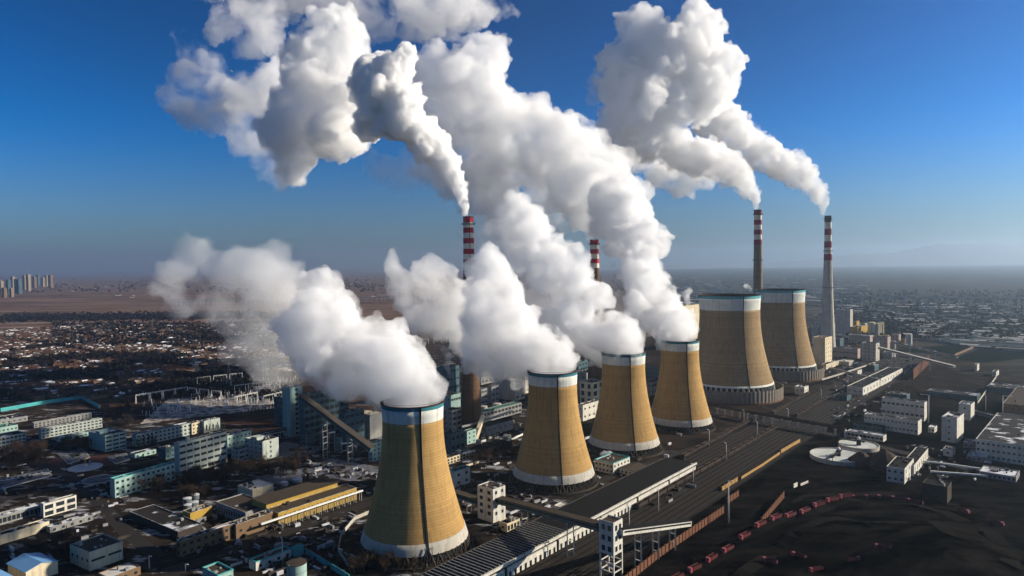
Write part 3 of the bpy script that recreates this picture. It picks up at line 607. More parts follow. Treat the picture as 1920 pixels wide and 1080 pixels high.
def tower2():
    C = G(1151, 1090); o = thing('transfer_tower', 'front transfer tower on open white legs at the bottom edge of the picture', 'tower', C, 42, 'conveyor transfer towers')
    Lu, Lv = solve_len(C, unit(42), 1168), solve_len(C, unit(-48), 1124); H = solve_h(C, 984); h0 = solve_h(C, 1043)
    MB().box(-Lv, 0, 0, Lu, h0, H).build('wall', M['white'], o)
    MB().box(-Lv+.3, -.3, .3, Lu-.3, H, H+.15).build('roof', M['roofb'], o)
    mb = MB()
    for q in ((-Lv, 0, 0, .25), (-Lv, 0, Lu-.25, Lu), (-Lv, -Lv+.25, .25, Lu-.25), (-.25, 0, .25, Lu-.25)): mb.box(*q, H, H+.9)
    mb.build('parapet', M['white'], o)
    for x in (-Lv+.35, -.35):
        for y in (.35, Lu-.35): MB().bar((x, y, 0), (x, y, h0), .7).build('leg', M['white'], o)
    mb = MB()
    for z in (h0*.3, h0*.65):
        for x in (-Lv+.35, -.35): mb.bar((x, .7, z), (x, Lu-.7, z), .5)
        for y in (.35, Lu-.35): mb.bar((-Lv+.7, y, z), (-.7, y, z), .5)
    mb.build('brace', M['white'], o)
    mb = MB(); z = 0.5; k = 0
    while z < h0-3:
        mb.bar((-Lv*.75, Lu*.4, z) if k % 2 == 0 else (-Lv*.25, Lu*.4, z), (-Lv*.25, Lu*.4, z+3) if k % 2 == 0 else (-Lv*.75, Lu*.4, z+3), 0.9, .3); z += 3; k += 1
    mb.build('stair', M['steel'], o)
    fh = (H-h0)/3
    for k in range(3):
        for i in range(2):
            put('window', win_mesh(Lu*.24, fh*.5, 'r'), o, (.003, Lu*(.3+.42*i), h0+fh*k+fh*.28)); put('window', win_mesh(Lv*.24, fh*.5, 'l'), o, (-Lv*(.28+.42*i), -.003, h0+fh*k+fh*.28))
    return o, C, Lu, Lv, H, h0
t2, C2, Lu2, Lv2, H2, h02 = tower2()
def gallery(label, A, Bp, w, h, side, roof, legs=(), group='conveyor galleries', leg_mat='white', under=0.3, nwin=0):
    """enclosed conveyor from A to Bp, points at the bottom centre of the box"""
    A, Bp = Vector(A), Vector(Bp); o = thing('conveyor_gallery', label, 'conveyor', A, 0, group); d = Bp-A; L = d.length; u = d.normalized()
    x = u.cross(Vector((0, 0, 1))).normalized(); z = x.cross(u)
    def pt(t, a, c): return u*t+x*a+z*c
    def seg(m, a0, a1, c0, c1, t0=0, t1=None):
        t1 = L if t1 is None else t1
        m.raw([pt(t0, a0, c0), pt(t0, a1, c0), pt(t0, a1, c1), pt(t0, a0, c1), pt(t1, a0, c0), pt(t1, a1, c0), pt(t1, a1, c1), pt(t1, a0, c1)], ((0, 1, 2, 3), (7, 6, 5, 4), (0, 4, 5, 1), (1, 5, 6, 2), (2, 6, 7, 3), (3, 7, 4, 0)))
    m = MB(); seg(m, -w/2, w/2, 0, h); m.build('wall', M[side], o)
    m = MB(); seg(m, -w/2-.25, w/2+.25, h+.005, h+.35); m.build('roof', M[roof], o)
    m = MB(); seg(m, w/2+.002, w/2+.06, h*.45, h*.75, 1, L-1); m.build('window_strip', M['glass'], o)
    m = MB(); seg(m, -w/2-.06, -w/2-.002, h*.45, h*.75, 1, L-1); m.build('window_strip', M['glass'], o)
    for t in legs:
        q = A+d*t; mb = MB()
        for s in (-1, 1):
            f = x*s*w*.42; mb.bar((q.x-A.x+f.x, q.y-A.y+f.y, -A.z), (q.x-A.x+f.x, q.y-A.y+f.y, q.z-A.z+.1), .6)
        k = 4.0
        while k < q.z-2:
            f = x*w*.4; mb.bar((q.x-A.x+f.x, q.y-A.y+f.y, k-A.z), (q.x-A.x-f.x, q.y-A.y-f.y, k-A.z), .4); k += 5
        mb.build('trestle', M[leg_mat], o)
    return o
def onz(px, py, z): return G(px, py, z)
Lu1, Lv1, H1 = t1['_d']; Ct1 = G(925, 981)
gA = Ct1+unit(42)*Lu1*.5+unit(132)*0.1; gA.z = H1-9; gB = C2+unit(42)*Lu2*.5+unit(-48)*Lv2*1.0; gB.z = H2-4.5-2
gallery('long conveyor gallery sloping from the windowed transfer tower down to the front tower', gA, gB, 5.5, 3.2, 'bluegrey', 'roofb', (.28, .72))
gC = Ct1+unit(42)*Lu1*.5+unit(-48)*Lv1*1.0; gC.z = H1-14; gD = G(852, 930, 8)
gallery('conveyor gallery rising from behind the near tower to the windowed transfer tower', gD, gC, 5.5, 3.2, 'bluegrey', 'roofb', (.5,))
gE = C2+unit(42)*Lu2*.6+unit(132)*.1; gE.z = H2-6.5; gF = G(1290, 985, 9)
gallery('white conveyor gallery from the front tower to the brick wall on thin white legs', gE, gF, 4.5, 3.0, 'white', 'roofk', (.25, .5, .75))
gG = G(563, 746, 50); gH = G(697, 846, 12)
gallery('long bare conveyor gallery slanting down from the bunker tower behind the near cooling tower', gG, gH, 6.5, 3.2, 'bluegrey', 'darkc', (.35, .7), leg_mat='steel')
q1, q2 = G(472, 822, 5), G(545, 806, 5)
gallery('covered footbridge with a row of small windows reaching the bunker tower', q1, q2, 3.5, 3.2, 'white', 'roofk', (.1, .4, .7), leg_mat='conc')
# long coal shed
def shed():
    Pe = G(1306, 888); d0 = (G(1306, 866, 9)-G(901, 1080, 9)); d0.z = 0; L = d0.length+70; az = math.degrees(math.atan2(d0.x, d0.y)); d = d0.normalized()
    C = Pe-d*L; o = thing('coal_shed', 'very long black-roofed coal shed with sunlit arched side wall beside the railway', 'shed', C, az)
    W = 25.0; H = 8.2
    mb = MB(); y = 0.0; n = int(L/46)
    gaps = [L-L*k/6.0 for k in range(7)]
    # side wall of panels with dark openings at the foot
    MB().box(-W, -.8, 0, L, -.3, H-.4).build('inner_wall', M['black'], o)
    segs = 7; sl = L/segs
    for k in range(segs):
        y0, y1 = k*sl+1.2, (k+1)*sl-1.2; mb = MB(); mb.box(-.75, 0, y0, y1, 3.2, H-2.4)
        m_ = int((y1-y0)/4)
        for i in range(m_+1):
            yy = y0+(y1-y0-.0)*i/m_; mb.box(-.75, 0, max(y0, yy-1.1), min(y1, yy+1.1), -.3, 3.2)
        mb.build('wall', M['white'], o)
    MB().box(-.6, .5, 0, L, H-.9, H+.4).build('eaves', M['white'], o)
    MB().box(-W, -.6, 0, L, H-.4, H).build('roof', M['roofk'], o)
    k = 0; y = 2.0
    slat = MB().box(-W+.5, -1.2, -.2, .2, 0, .5).mesh('roof_slat', M['grey'])
    while y < L*.46 and k < 60: put('roof_slat', slat, o, (0, y, H)); y += 2.7; k += 1
    MB().box(-W-.5, -W, 0, L, H-.6, H+.5).build('eaves', M['darkc'], o)
shed()
o = B('coal_shed', 'second long coal shed with a bright white side beyond the rail yard', (1618, 742), 728, 1588, 1692, 42, 'white', 'roofk', fr=1, nr_=14, nl=3, wr=(2.4, 3.4), cat='shed', parapet=.8)
# ------------------------------------------------------------------ right-hand works
gr = 'works buildings at the right'
B('workshop', 'long blue-grey two-storey works with a bright gable end and patches of snow', (1721, 816), 791, 1620, 1728, 45, 'white', 'roof', fr=2, nr_=0, nl=14, wl=(1.6, 1.4), group=gr)
B('workshop', 'long works block with a row of square windows behind the snowy-roofed one', (1733, 790), 756, 1653, 1738, 45, 'white', 'roof', fr=2, nr_=0, nl=9, wl=(3, 2), group=gr)
B('hoist_tower', 'square grey tower with a bright blank side and an outside stair', (1794, 831), 786, 1765, 1807, 44, 'white', 'roof', fr=4, nr_=0, nl=1, group=gr, cat='tower')
B('workshop', 'long grey works block running out of the right picture edge', (1968, 880), 843, 1829, 1990, 42, 'white', 'roof', fr=3, nr_=0, nl=14, wl=(1.8, 1.6), group=gr)
B('transfer_tower', 'small distant transfer tower behind the grey square tower', (1820, 789), 760, 1797, 1827, 43, 'white', 'roof', fr=2, nr_=0, nl=1, group=gr, cat='tower')
B('workshop', 'long low white hut with a row of arched windows above the round tanks', (1656, 829), 819, 1588, 1662, 44, 'white', 'snowroof', fr=1, nr_=1, nl=9, wl=(3, 2), group=gr)
B('workshop', 'shed with a ragged sunlit side at the edge of the coal yard', (1696, 908), 881, 1662, 1713, 40, 'white', 'roofk', fr=2, nr_=3, nl=3, wr=(1.6, 2.6), group=gr)
B('workshop', 'lower colonnaded shed joined behind the ragged sunlit one', (1714, 893), 874, 1690, 1740, 40, 'white', 'roofk', fr=1, nr_=7, nl=0, wr=(1.4, 4), group=gr)
B('workshop', 'low dark house with a pale gable among snowy slabs', (1786, 857), 845, 1768, 1791, 42, 'white', 'roof', fr=1, nr_=0, nl=1, group=gr)
B('workshop', 'low wide brown building behind the long grey works at the right edge', (1985, 800), 768, 1880, 2000, 42, 'brown', 'roofb', fr=2, nr_=0, nl=8, group=gr)
B('workshop', 'dark shed wall standing alone at the edge of the coal heaps', (1776, 945), 915, 1729, 1784, 42, 'darkc', 'roofk', fr=1, nr_=0, nl=0, group=gr)
B('workshop', 'small hut with a pale roof between the big towers and the rail yard', (1508, 741), 727, 1490, 1516, 42, 'white', 'snowroof', fr=1, nr_=2, nl=2, group=gr)
p_a = G(1827, 776, 8); p_b = G(1880, 789, 4)
gallery('short teal-grey conveyor gallery falling right from the distant transfer tower', p_a, p_b, 4, 3.2, 'bluegrey', 'roof')
for lab, c, yt, xl, xr, w, rf, n1, n2 in (('low blue-grey shed behind the square-windowed works block', (1700, 752), 742, 1664, 1706, 'bluegrey', 'roof', 1, 8), ('long dim shed with white end between the works and the far pole', (1832, 752), 743, 1738, 1838, 'bluegrey', 'roof', 1, 16),
        ('small pale hut at the far pole', (1868, 706), 698, 1860, 1873, 'white', 'roof', 1, 1), ('small bright hut with two posts in the dark field', (1832, 696), 684, 1827, 1836, 'white', 'roof', 1, 1), ('low dark shed below the square-windowed works block', (1652, 812), 802, 1600, 1658, 'bluegrey', 'roofk', 1, 6),
        ('grey hut between the square tower and the works at the right edge', (1826, 842), 832, 1806, 1832, 'grey', 'roof', 1, 2), ('low snowy-roofed shed right of the little dark house', (1850, 868), 860, 1812, 1858, 'grey', 'snowroof', 1, 4), ('long low snow-streaked shed along the slabs at the right', (1905, 905), 896, 1836, 1912, 'grey', 'snowroof', 1, 8),
        ('pale hut between the two works blocks', (1752, 812), 803, 1740, 1757, 'white', 'snowroof', 1, 2), ('long dim shed at the right edge beyond the distant tower', (1925, 742), 732, 1850, 1932, 'bluegrey', 'roof', 1, 12), ('small shed beside the rail yard at the white coal shed end', (1588, 752), 743, 1566, 1596, 'bluegrey', 'roofk', 1, 3)):
    B('workshop', lab, c, yt, xl, xr, 43, w, rf, fr=n1, nr_=1, nl=n2, group=gr)
gp = 'buildings round the rightmost chimney'
for nm, lab, c, yt, xl, xr, w, rf, fr_, nr2, nl2 in (
    ('boiler_house', 'round-topped absorber block left of the rightmost chimney', (1549, 640), 592, 1526, 1554, 'conc', 'roof', 4, 1, 2),
    ('boiler_house', 'grey banded boiler block directly right of the rightmost chimney foot', (1578, 622), 598, 1560, 1583, 'conc', 'roof', 4, 1, 3),
    ('workshop', 'pale slab behind the wide silo', (1622, 620), 607, 1606, 1626, 'conc', 'roof', 2, 1, 2),
    ('workshop', 'sunlit yellow low annex touching the silos', (1660, 640), 631, 1652, 1668, 'gold', 'roof', 1, 2, 1),
    ('workshop', 'dark pipe-covered block left of the pillared building', (1575, 650), 636, 1556, 1582, 'bluegrey', 'roof', 2, 2, 3),
    ('workshop', 'low pale shed in front of the pillared building', (1592, 686), 679, 1570, 1602, 'conc', 'whiteroof', 1, 2, 4),
    ('workshop', 'small white shed with a bright end by the second coal shed', (1608, 704), 696, 1600, 1616, 'white', 'roofb', 1, 1, 1),
    ('workshop', 'long dim shed between power block and second coal shed', (1640, 697), 686, 1600, 1648, 'bluegrey', 'roof', 1, 2, 8),
    ('workshop', 'narrow pale tower behind the pinkish twins', (1650, 628), 612, 1645, 1653, 'white', 'roof', 3, 1, 1),
    ('workshop', 'grey shed right of the square pale tower', (1672, 672), 662, 1655, 1680, 'grey', 'roof', 1, 2, 2),
    ('boiler_house', 'tall boiler house right of the rightmost chimney', (1594, 632), 581, 1566, 1599, 'conc', 'roof', 5, 1, 2),
    ('workshop', 'sunlit yellow block with stepped top right of the boiler house', (1608, 633), 614, 1594, 1627, 'gold', 'roof', 3, 4, 1),
    ('workshop', 'thin yellow stair tower at the corner of the stepped block', (1606, 625), 603, 1601, 1611, 'gold', 'roof', 1, 0, 0),
    ('workshop', 'pinkish block with red trim left of the tall silos', (1631, 645), 630, 1590, 1637, 'pink', 'roof', 2, 1, 7),
    ('workshop', 'pinkish block with red trim right of its twin, below the silos', (1664, 657), 633, 1636, 1670, 'pink', 'roof', 3, 1, 3),
    ('workshop', 'square pale tower where the long straight conveyor begins', (1642, 678), 645, 1616, 1649, 'conc', 'roof', 5, 1, 3),
    ('workshop', 'tall narrow sunlit block right of the right big tower', (1547, 690), 634, 1524, 1560, 'cream', 'brick', 7, 3, 0),
    ('workshop', 'low sunlit wing at the foot of the tall narrow block', (1549, 693), 684, 1540, 1573, 'cream', 'roof', 1, 6, 0),
    ('workshop', 'long low pillared building between the tall narrow block and the square tower', (1608, 672), 655, 1561, 1613, 'pink', 'roof', 1, 1, 14),
    ('workshop', 'small yellow house at the right end of the power block', (1697, 644), 636, 1690, 1701, 'gold', 'roof', 1, 1, 1),
    ('workshop', 'small pale block behind the small yellow house', (1685, 640), 628, 1672, 1689, 'pink', 'roof', 2, 1, 2),
    ('workshop', 'pale low block in front of the absorber', (1583, 630), 618, 1570, 1586, 'cream', 'roof', 1, 1, 1),
    ('workshop', 'dark flat building behind the left side of the power block', (1545, 665), 646, 1520, 1560, 'bluegrey', 'roof', 2, 2, 3)):
    B(nm, lab, c, yt, xl, xr, 44, w, rf, fr=fr_, nr_=nr2, nl=nl2, group=gp)
gallery('long straight conveyor gallery falling to the right across the dark field', G(1648, 654, 22), G(1790, 690, 10), 4, 3, 'conc', 'whiteroof', (.2, .45, .7), leg_mat='conc')
gallery('upper distant conveyor gallery running right from the pinkish block', G(1672, 643, 16), G(1795, 672, 6), 4, 3, 'conc', 'roof', (.3, .7), leg_mat='conc')
gallery('slanting conveyor gallery passing left behind the right big tower', G(1512, 617, 14), G(1590, 633, 22), 5, 3, 'conc', 'roof', (.4,), leg_mat='conc')
# ------------------------------------------------------------------ tanks, silos, thickeners
def tank(name, label, c, ytop, wpx, m, cat='tank', dome=0.8, group=None, roofm=None):
    C = G(*c); r = wpx/2*C.y/F; H = solve_h(C, ytop); C = C+unit(0)*r*0.6
    o = thing(name, label, cat, C, 0, group)
    MB().lathe([(r, -.2), (r, H)], 32).build('tank_wall', M[m], o, False)
    MB().lathe([(r+.15, H), (r+.15, H+.3), (r*.5, H+.3+dome*.7), (.3, H+.3+dome)], 32).build('tank_roof', M[roofm or m], o)
    mb = MB()
    for k in range(3): mb.lathe([(r+.08, H*(k+1)/4), (r+.08, H*(k+1)/4+.25), (r, H*(k+1)/4+.25)], 32, False)
    mb.build('hoop', M['steel'], o)
    a = math.radians(-120); MB().bar((math.cos(a)*(r+.2), math.sin(a)*(r+.2), 0), (math.cos(a)*(r+.2), math.sin(a)*(r+.2), H+.8), .5, .3).build('ladder', M['steel'], o)
    return o
tank('storage_tank', 'mint green cylindrical tank with flat brown top at the bottom edge', (554, 1118), 1060, 37, 'mint', roofm='roofb', dome=.3)
for k, (x, y, yt, w, lab) in enumerate(((580, 832, 812, 17, 'leftmost of the small teal tanks at the foot of the bunker building'), (606, 842, 819, 17, 'second small teal tank, below the sloping conveyor'), (633, 848, 823, 17, 'third small teal tank, with a sunlit side, below the sloping conveyor'), (655, 852, 836, 15, 'smallest teal tank nearest the foot of the sloping conveyor'))):
    tank('storage_tank', lab, (x, y), yt, w, 'bluegrey', group='small teal tanks')
for x, y, yt, w, lab in ((1636, 632, 605, 13, 'wide grey silo, leftmost of the silo cluster'), (1646, 632, 607, 7, 'slim sunlit silo next to the wide grey one'), (1650, 631, 606, 6, 'middle slim sunlit silo of the cluster'), (1655, 630, 605, 6, 'rightmost slim sunlit silo of the cluster')):
    tank('silo', lab, (x, y), yt, w, 'cream', cat='silo', dome=1.5, group='silo cluster right of the power block')
tank('storage_tank', 'lone white tank at the right end of the power block', (1706, 646), 627, 11, 'white', group='far tanks')
tank('storage_tank', 'squat pale tank in front of the rightmost chimney foot', (1562, 628), 607, 13, 'conc', group='far tanks')
for x, y, w, lab in ((349, 945, 13, 'upper left snow-topped round vat beside the little ochre house'), (362, 952, 13, 'second snow-topped vat beside the little ochre house'), (350, 957, 12, 'third snow-topped vat, lower left of the cluster'), (364, 938, 12, 'rear snow-topped vat of the cluster')):
    tank('vat', lab, (x, y), y-9, w*1.2, 'bluegrey', cat='tank', roofm='snow', dome=.5, group='snow-topped vats')
for x, y, w, lab in ((531, 911, 15, 'round snow-capped reservoir cover left behind the ochre hall'), (556, 905, 18, 'second round snow-capped reservoir cover behind the ochre hall')):
    tank('vat', lab, (x, y), y-5, w, 'white', roofm='snow', dome=.6, group='reservoir covers')
for x, y, yt, w, m_, lab in ((842, 770, 752, 20, 'grey', 'grey drum on top of the filter house, right of the near tower rim'), (906, 775, 763, 16, 'conc', 'left pale round vessel before the three boiler blocks'), (932, 770, 758, 16, 'conc', 'right pale round vessel before the three boiler blocks'),
        (951, 833, 818, 15, 'grey', 'grey tank at the right end of the low round-shouldered shed'), (860, 862, 846, 10, 'white', 'slim white tank above the yellow strip-windowed row'), (897, 842, 826, 9, 'conc', 'slim pale tank by the white block at the chimney foot'),
        (1560, 650, 632, 10, 'cream', 'pale vessel left of the pinkish block'), (1530, 640, 612, 12, 'conc', 'tall pale vessel left of the absorber'), (1586, 622, 600, 8, 'cream', 'slim pale vessel beside the tall boiler house'), (1676, 655, 640, 9, 'conc', 'pale tank right of the second pinkish block'), (1520, 690, 672, 10, 'white', 'white tank at the foot of the right big tower')):
    tank('storage_tank', lab, (x, y), yt, w, m_, group='process vessels')
def duct(label, pts, w, m, posts=True):
    v = [Vector(p) for p in pts]; o = thing('duct', label, 'duct', (v[0].x, v[0].y, 0), 0, 'ducts and pipe bridges'); c = Vector((v[0].x, v[0].y, 0)); mb = MB()
    for a, b in zip(v[:-1], v[1:]): mb.bar(a-c, b-c+(b-a).normalized()*w*.4, w)
    mb.build('pipe', M[m], o)
    for q in v: MB().bar((q.x-c.x, q.y-c.y, 0), (q.x-c.x, q.y-c.y, q.z-w*.5), .5).build('support', M['steel'], o)
duct('bright yellowish slanting duct at the foot of the brown chimney', [G(891, 824, 1), G(897, 806, 9), G(905, 782, 17)], 3.4, 'cream')
duct('pipe bridge running from the filter house towards the turbine hall', [G(866, 800, 12), G(900, 792, 12), G(960, 770, 12)], 1.6, 'steel')
duct('low pipe bridge in front of the dark flat shed', [G(868, 850, 6), G(930, 836, 6), G(985, 812, 6)], 1.3, 'white_steel')
duct('white bent pipe before the bunker building', [G(617, 820, 4), G(617, 812, 16), G(627, 810, 16)], 1.2, 'white_steel')
duct('white pipe between the small teal tanks', [G(640, 832, 9), G(657, 830, 9), G(668, 838, 4)], 1.0, 'white_steel')
duct('big white elbow duct right of the right big tower', [G(1516, 655, 8), G(1530, 652, 24), G(1540, 662, 10)], 6, 'white')
duct('pipe bridge crossing in front of the pillared building', [G(1556, 690, 9), G(1600, 700, 9), G(1650, 712, 9)], 1.8, 'steel')
duct('pipe bridge along the second coal shed', [G(1540, 712, 8), G(1580, 700, 8), G(1640, 680, 8)], 1.8, 'conc')
duct('thin white pipe line on the snowy slabs at the right', [G(1708, 862, 3), G(1760, 868, 3), G(1860, 882, 3)], 1.2, 'white_steel')
duct('second pale pipe line below the first on the snowy slabs', [G(1745, 884, 2), G(1800, 888, 2), G(1850, 892, 2)], 1.2, 'white_steel')
def thickener(label, c, wpx, turn):
    C = G(c[0], c[1], 3); C.z = 0; r = wpx/2*C.y/F
    o = thing('thickener_tank', label, 'tank', C, turn, 'round thickener tanks')
    MB().lathe([(r, -.2), (r, 3.4), (r-.6, 3.4), (r-.6, 2.7)], 56, False).build('tank_wall', M['conc'], o)
    MB().lathe([(r-.6, 2.7), (r*.25, 2.4), (.2, 2.2)], 56, False).build('frozen_surface', mat('frozen_sludge', (0.6, 0.62, 0.58), col2=(0.36, 0.38, 0.37), scale=0.12), o)
    mb = MB(); mb.bar((0, -r, 5.5), (0, r*.3, 5.5), 2.4, .5)
    for s in (-1, 1): mb.bar((s*1.2, -r, 6.6), (s*1.2, r*.3, 6.6), .2); mb.bar((s*1.2, -r, 3), (s*1.2, -r, 6.6), .3); mb.bar((s*1.2, 0, 2.4), (s*1.2, 0, 6.6), .3)
    mb.build('bridge', M['black'], o)
    MB().lathe([(1.8, 2), (1.8, 7)], 16).build('drive', M['black'], o)
    MB().lathe([(.3, 6.6), (1.3, 7.2), (1.6, 8.2), (1.2, 9.2), (.2, 9.6)], 12).build('drive_cap', M['white_steel'], o)
thickener('front round thickener tank with a pale frozen surface and dark bridge', (1572, 853), 100, 40)
thickener('rear round thickener tank, upper right of the front one', (1610, 833), 70, 130)
def hopper():
    C = G(1660, 875); o = thing('hopper_roof', 'dark conical hopper roofs right of the round tanks', 'hopper', C, 42)
    MB().lathe([(15, 0), (15, 3), (5, 11), (.4, 13)], 10).build('cone', M['roofb'], o)
    MB().lathe([(10, 0), (10, 3), (3, 9), (.3, 10)], 8, cx=-16, cy=-4).build('cone', M['roofb'], o)
hopper()
def pond(label, c, w):
    C = G(*c); r = w/2*C.y/F; o = thing('settling_well', label, 'well', C, 0, 'round wells in snowy lawns')
    MB().lathe([(r, 0), (r, 1.2), (r-.5, 1.2), (r-.5, .3)], 32, False).build('kerb', M['darkc'], o)
    MB().lathe([(r-.5, .3), (.1, .3)], 32, False).build('water', M['glass'], o)
for q, w, pts in (((552, 844), 21, [(505, 838), (585, 850)]), ((637, 880), 23, [(590, 870), (690, 890)])):
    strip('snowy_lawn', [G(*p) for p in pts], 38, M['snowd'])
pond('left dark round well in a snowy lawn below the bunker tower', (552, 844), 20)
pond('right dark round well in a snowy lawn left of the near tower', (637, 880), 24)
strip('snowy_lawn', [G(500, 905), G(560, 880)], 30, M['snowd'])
def bed(label, c, w, m='snow', statue=False):
    C = G(*c); r = w/2*C.y/F; o = thing('flower_bed', label, 'flower bed', C, 0, 'snow-covered plaza beds')
    MB().lathe([(r, 0), (r, .7), (r-.5, .7), (r-.5, .45)], 48, False).build('kerb', M['white'], o)
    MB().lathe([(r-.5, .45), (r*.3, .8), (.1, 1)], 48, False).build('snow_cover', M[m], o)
    if statue:
        s = thing('sculpture', 'small golden upright sculpture in the middle of the round sunlit bed', 'sculpture', C, 0)
        MB().lathe([(1.6, .8), (1.6, 1.8), (1.0, 1.8), (.8, 3.2)], 12).build('pedestal', M['cream'], s)
        MB().lathe([(.7, 3.2), (.25, 5), (.7, 6.5), (.1, 8.8)], 10).build('figure', M['gold'], s)
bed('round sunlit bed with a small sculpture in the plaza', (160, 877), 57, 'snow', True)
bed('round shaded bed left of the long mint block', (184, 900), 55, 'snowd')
def rbed(label, pts, m='snowd'):
    v = [G(*p) for p in pts]; c = sum(v, Vector())/4; o = thing('flower_bed', label, 'flower bed', c, 0, 'snow-covered plaza beds')
    ar = sum(v[i].x*v[(i+1) % 4].y-v[(i+1) % 4].x*v[i].y for i in range(4))
    if ar < 0: v.reverse()
    q = [(p-c) for p in v]; MB().poly([(p.x*1.04, p.y*1.04) for p in q], 0, .45).build('kerb', M['white'], o)
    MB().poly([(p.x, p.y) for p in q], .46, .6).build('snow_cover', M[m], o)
    MB().poly([(p.x*.3, p.y*.3) for p in q], .6, .95).build('hedge', M['needle'], o)
rbed('rectangular snow bed with a dark hedge oblong in the plaza', [(108, 851), (155, 842), (168, 858), (128, 870)])
rbed('small square bed in front of the four-storey corner block', [(200, 858), (236, 850), (243, 862), (217, 870)])
rbed('long snow bed with a green oval at the left edge of the plaza', [(0, 900), (88, 880), (96, 892), (0, 918)])
# ------------------------------------------------------------------ walls and fences
def wall(name, label, pts, h, m, cat='wall', post=None, th=.4, group=None):
    v = [G(*p) for p in pts]; o = thing(name, label, cat, v[0], 0, group); mb = MB(); pm = MB().bar((0, 0, 0), (0, 0, h+.4), th+.35).mesh('post', M[m])
    for a, b in zip(v[:-1], v[1:]):
        a, b = a-v[0], b-v[0]; mb.bar(a+Vector((0, 0, h/2-.1)), b+Vector((0, 0, h/2-.1)), th, h+.2)
        if post:
            n = int((b-a).length/post)
            for k in range(n+1): put('post', pm, o, a+(b-a)*k/max(n, 1))
    mb.build('panel', M[m], o)
    return o
wall('boundary_wall', 'long teal wall curving round the courtyard at the far left', [(1, 772), (80, 758), (152, 748)], 4.2, 'teal')
wall('boundary_wall', 'short teal wall slanting down at the right end of the long one', [(153, 748), (186, 766)], 4.2, 'teal')
wall('boundary_wall', 'teal fence running down right from the teal box to the bottom edge', [(573, 1037), (655, 1088)], 3, 'teal')
wall('boundary_wall', 'brown brick wall with posts at the bottom centre right of the front tower', [(1170, 1098), (1240, 1042), (1357, 962)], 4.5, 'brick', post=4)
wall('boundary_wall', 'sunlit ochre wall behind the light mast', [(1353, 921), (1383, 902)], 3, 'ochre', post=5)
wall('boundary_wall', 'broken ochre wall along the railway further right', [(1390, 899), (1430, 874), (1462, 852)], 2.2, 'ochre')
wall('boundary_wall', 'straight sunlit ochre wall beside the trestle bridge', [(1464, 850), (1500, 829)], 3, 'ochre')
wall('boundary_wall', 'brown wall by the coal lorries', [(1428, 985), (1470, 934)], 4.5, 'brick', post=5)
wall('boundary_wall', 'short brown wall just left of the light mast', [(1363, 945), (1385, 930)], 4, 'brick', post=4)
wall('boundary_wall', 'short white wall piece at the coal yard, left one', [(1488, 915), (1495, 912)], 3, 'white')
wall('boundary_wall', 'thin white wall piece at the coal yard, right one', [(1501, 911), (1515, 905)], 1.6, 'white')
wall('wind_fence', 'tall brown wind fence beyond the second coal shed', [(1712, 712), (1742, 682)], 14, 'brick', 'fence', post=8)
wall('boundary_wall', 'low wall line crossing the dark field beyond the works', [(1833, 757), (1868, 708)], 2.5, 'conc')
wall('boundary_wall', 'long dark embankment wall between far fields and the power block', [(1790, 668), (1855, 640)], 4, 'brown')
wall('boundary_wall', 'curved low wall round the foot of the near tower', [(652, 1062), (634, 1035), (640, 1005), (665, 975), (700, 960)], 2.2, 'conc')
wall('boundary_wall', 'thin sunlit parapet running behind the first and second towers', [(840, 885), (898, 868)], 1.6, 'cream')
for k, (x, y) in enumerate(((1722, 896), (1760, 902), (1800, 880), (1850, 890), (1880, 862))):
    pass
# ------------------------------------------------------------------ trestle bridge over the rails
def viaduct(name, label, A, Bp, z, w, th, n, pw, m='conc', rail=1.2):
    A, Bp = Vector(A), Vector(Bp); o = thing(name, label, 'bridge', A); d = Bp-A; u = d.normalized(); x = Vector((u.y, -u.x, 0))
    mb = MB(); mb.bar((0, 0, z-th/2), (d.x, d.y, z-th/2), w, th); mb.build('deck', M[m], o)
    mb = MB()
    for s in (-1, 1): f = x*s*w*.48; mb.bar((f.x, f.y, z+rail/2), (d.x+f.x, d.y+f.y, z+rail/2), .3, rail)
    mb.build('parapet', M[m], o)
    for k in range(n+1):
        q = d*k/n; mb = MB(); mb.bar((q.x, q.y, -.2), (q.x, q.y, z-th-.5), pw); f = x*w*.4; mb.bar((q.x-f.x, q.y-f.y, z-th-.6), (q.x+f.x, q.y+f.y, z-th-.6), pw, 1.2); mb.build('pier', M['white' if m != 'conc' or n > 20 else 'conc'], o)
    return o
viaduct('trestle_bridge', 'dark trestle bridge on white piers crossing the rail yard', G(1345, 776), G(1585, 820), 8, 4, 1.2, 15, 1.4, 'darkc')
A, Bv = G(1560, 572), G(2080, 580); viaduct('viaduct', 'distant right-hand viaduct crossing the hazy plain', A, Bv, 34, 14, 4, 24, 5)
A, Bv = G(330, 573), G(900, 562); viaduct('viaduct', 'distant left-hand viaduct on pale piers behind the steam', A, Bv, 22, 12, 3.4, 64, 3.5)
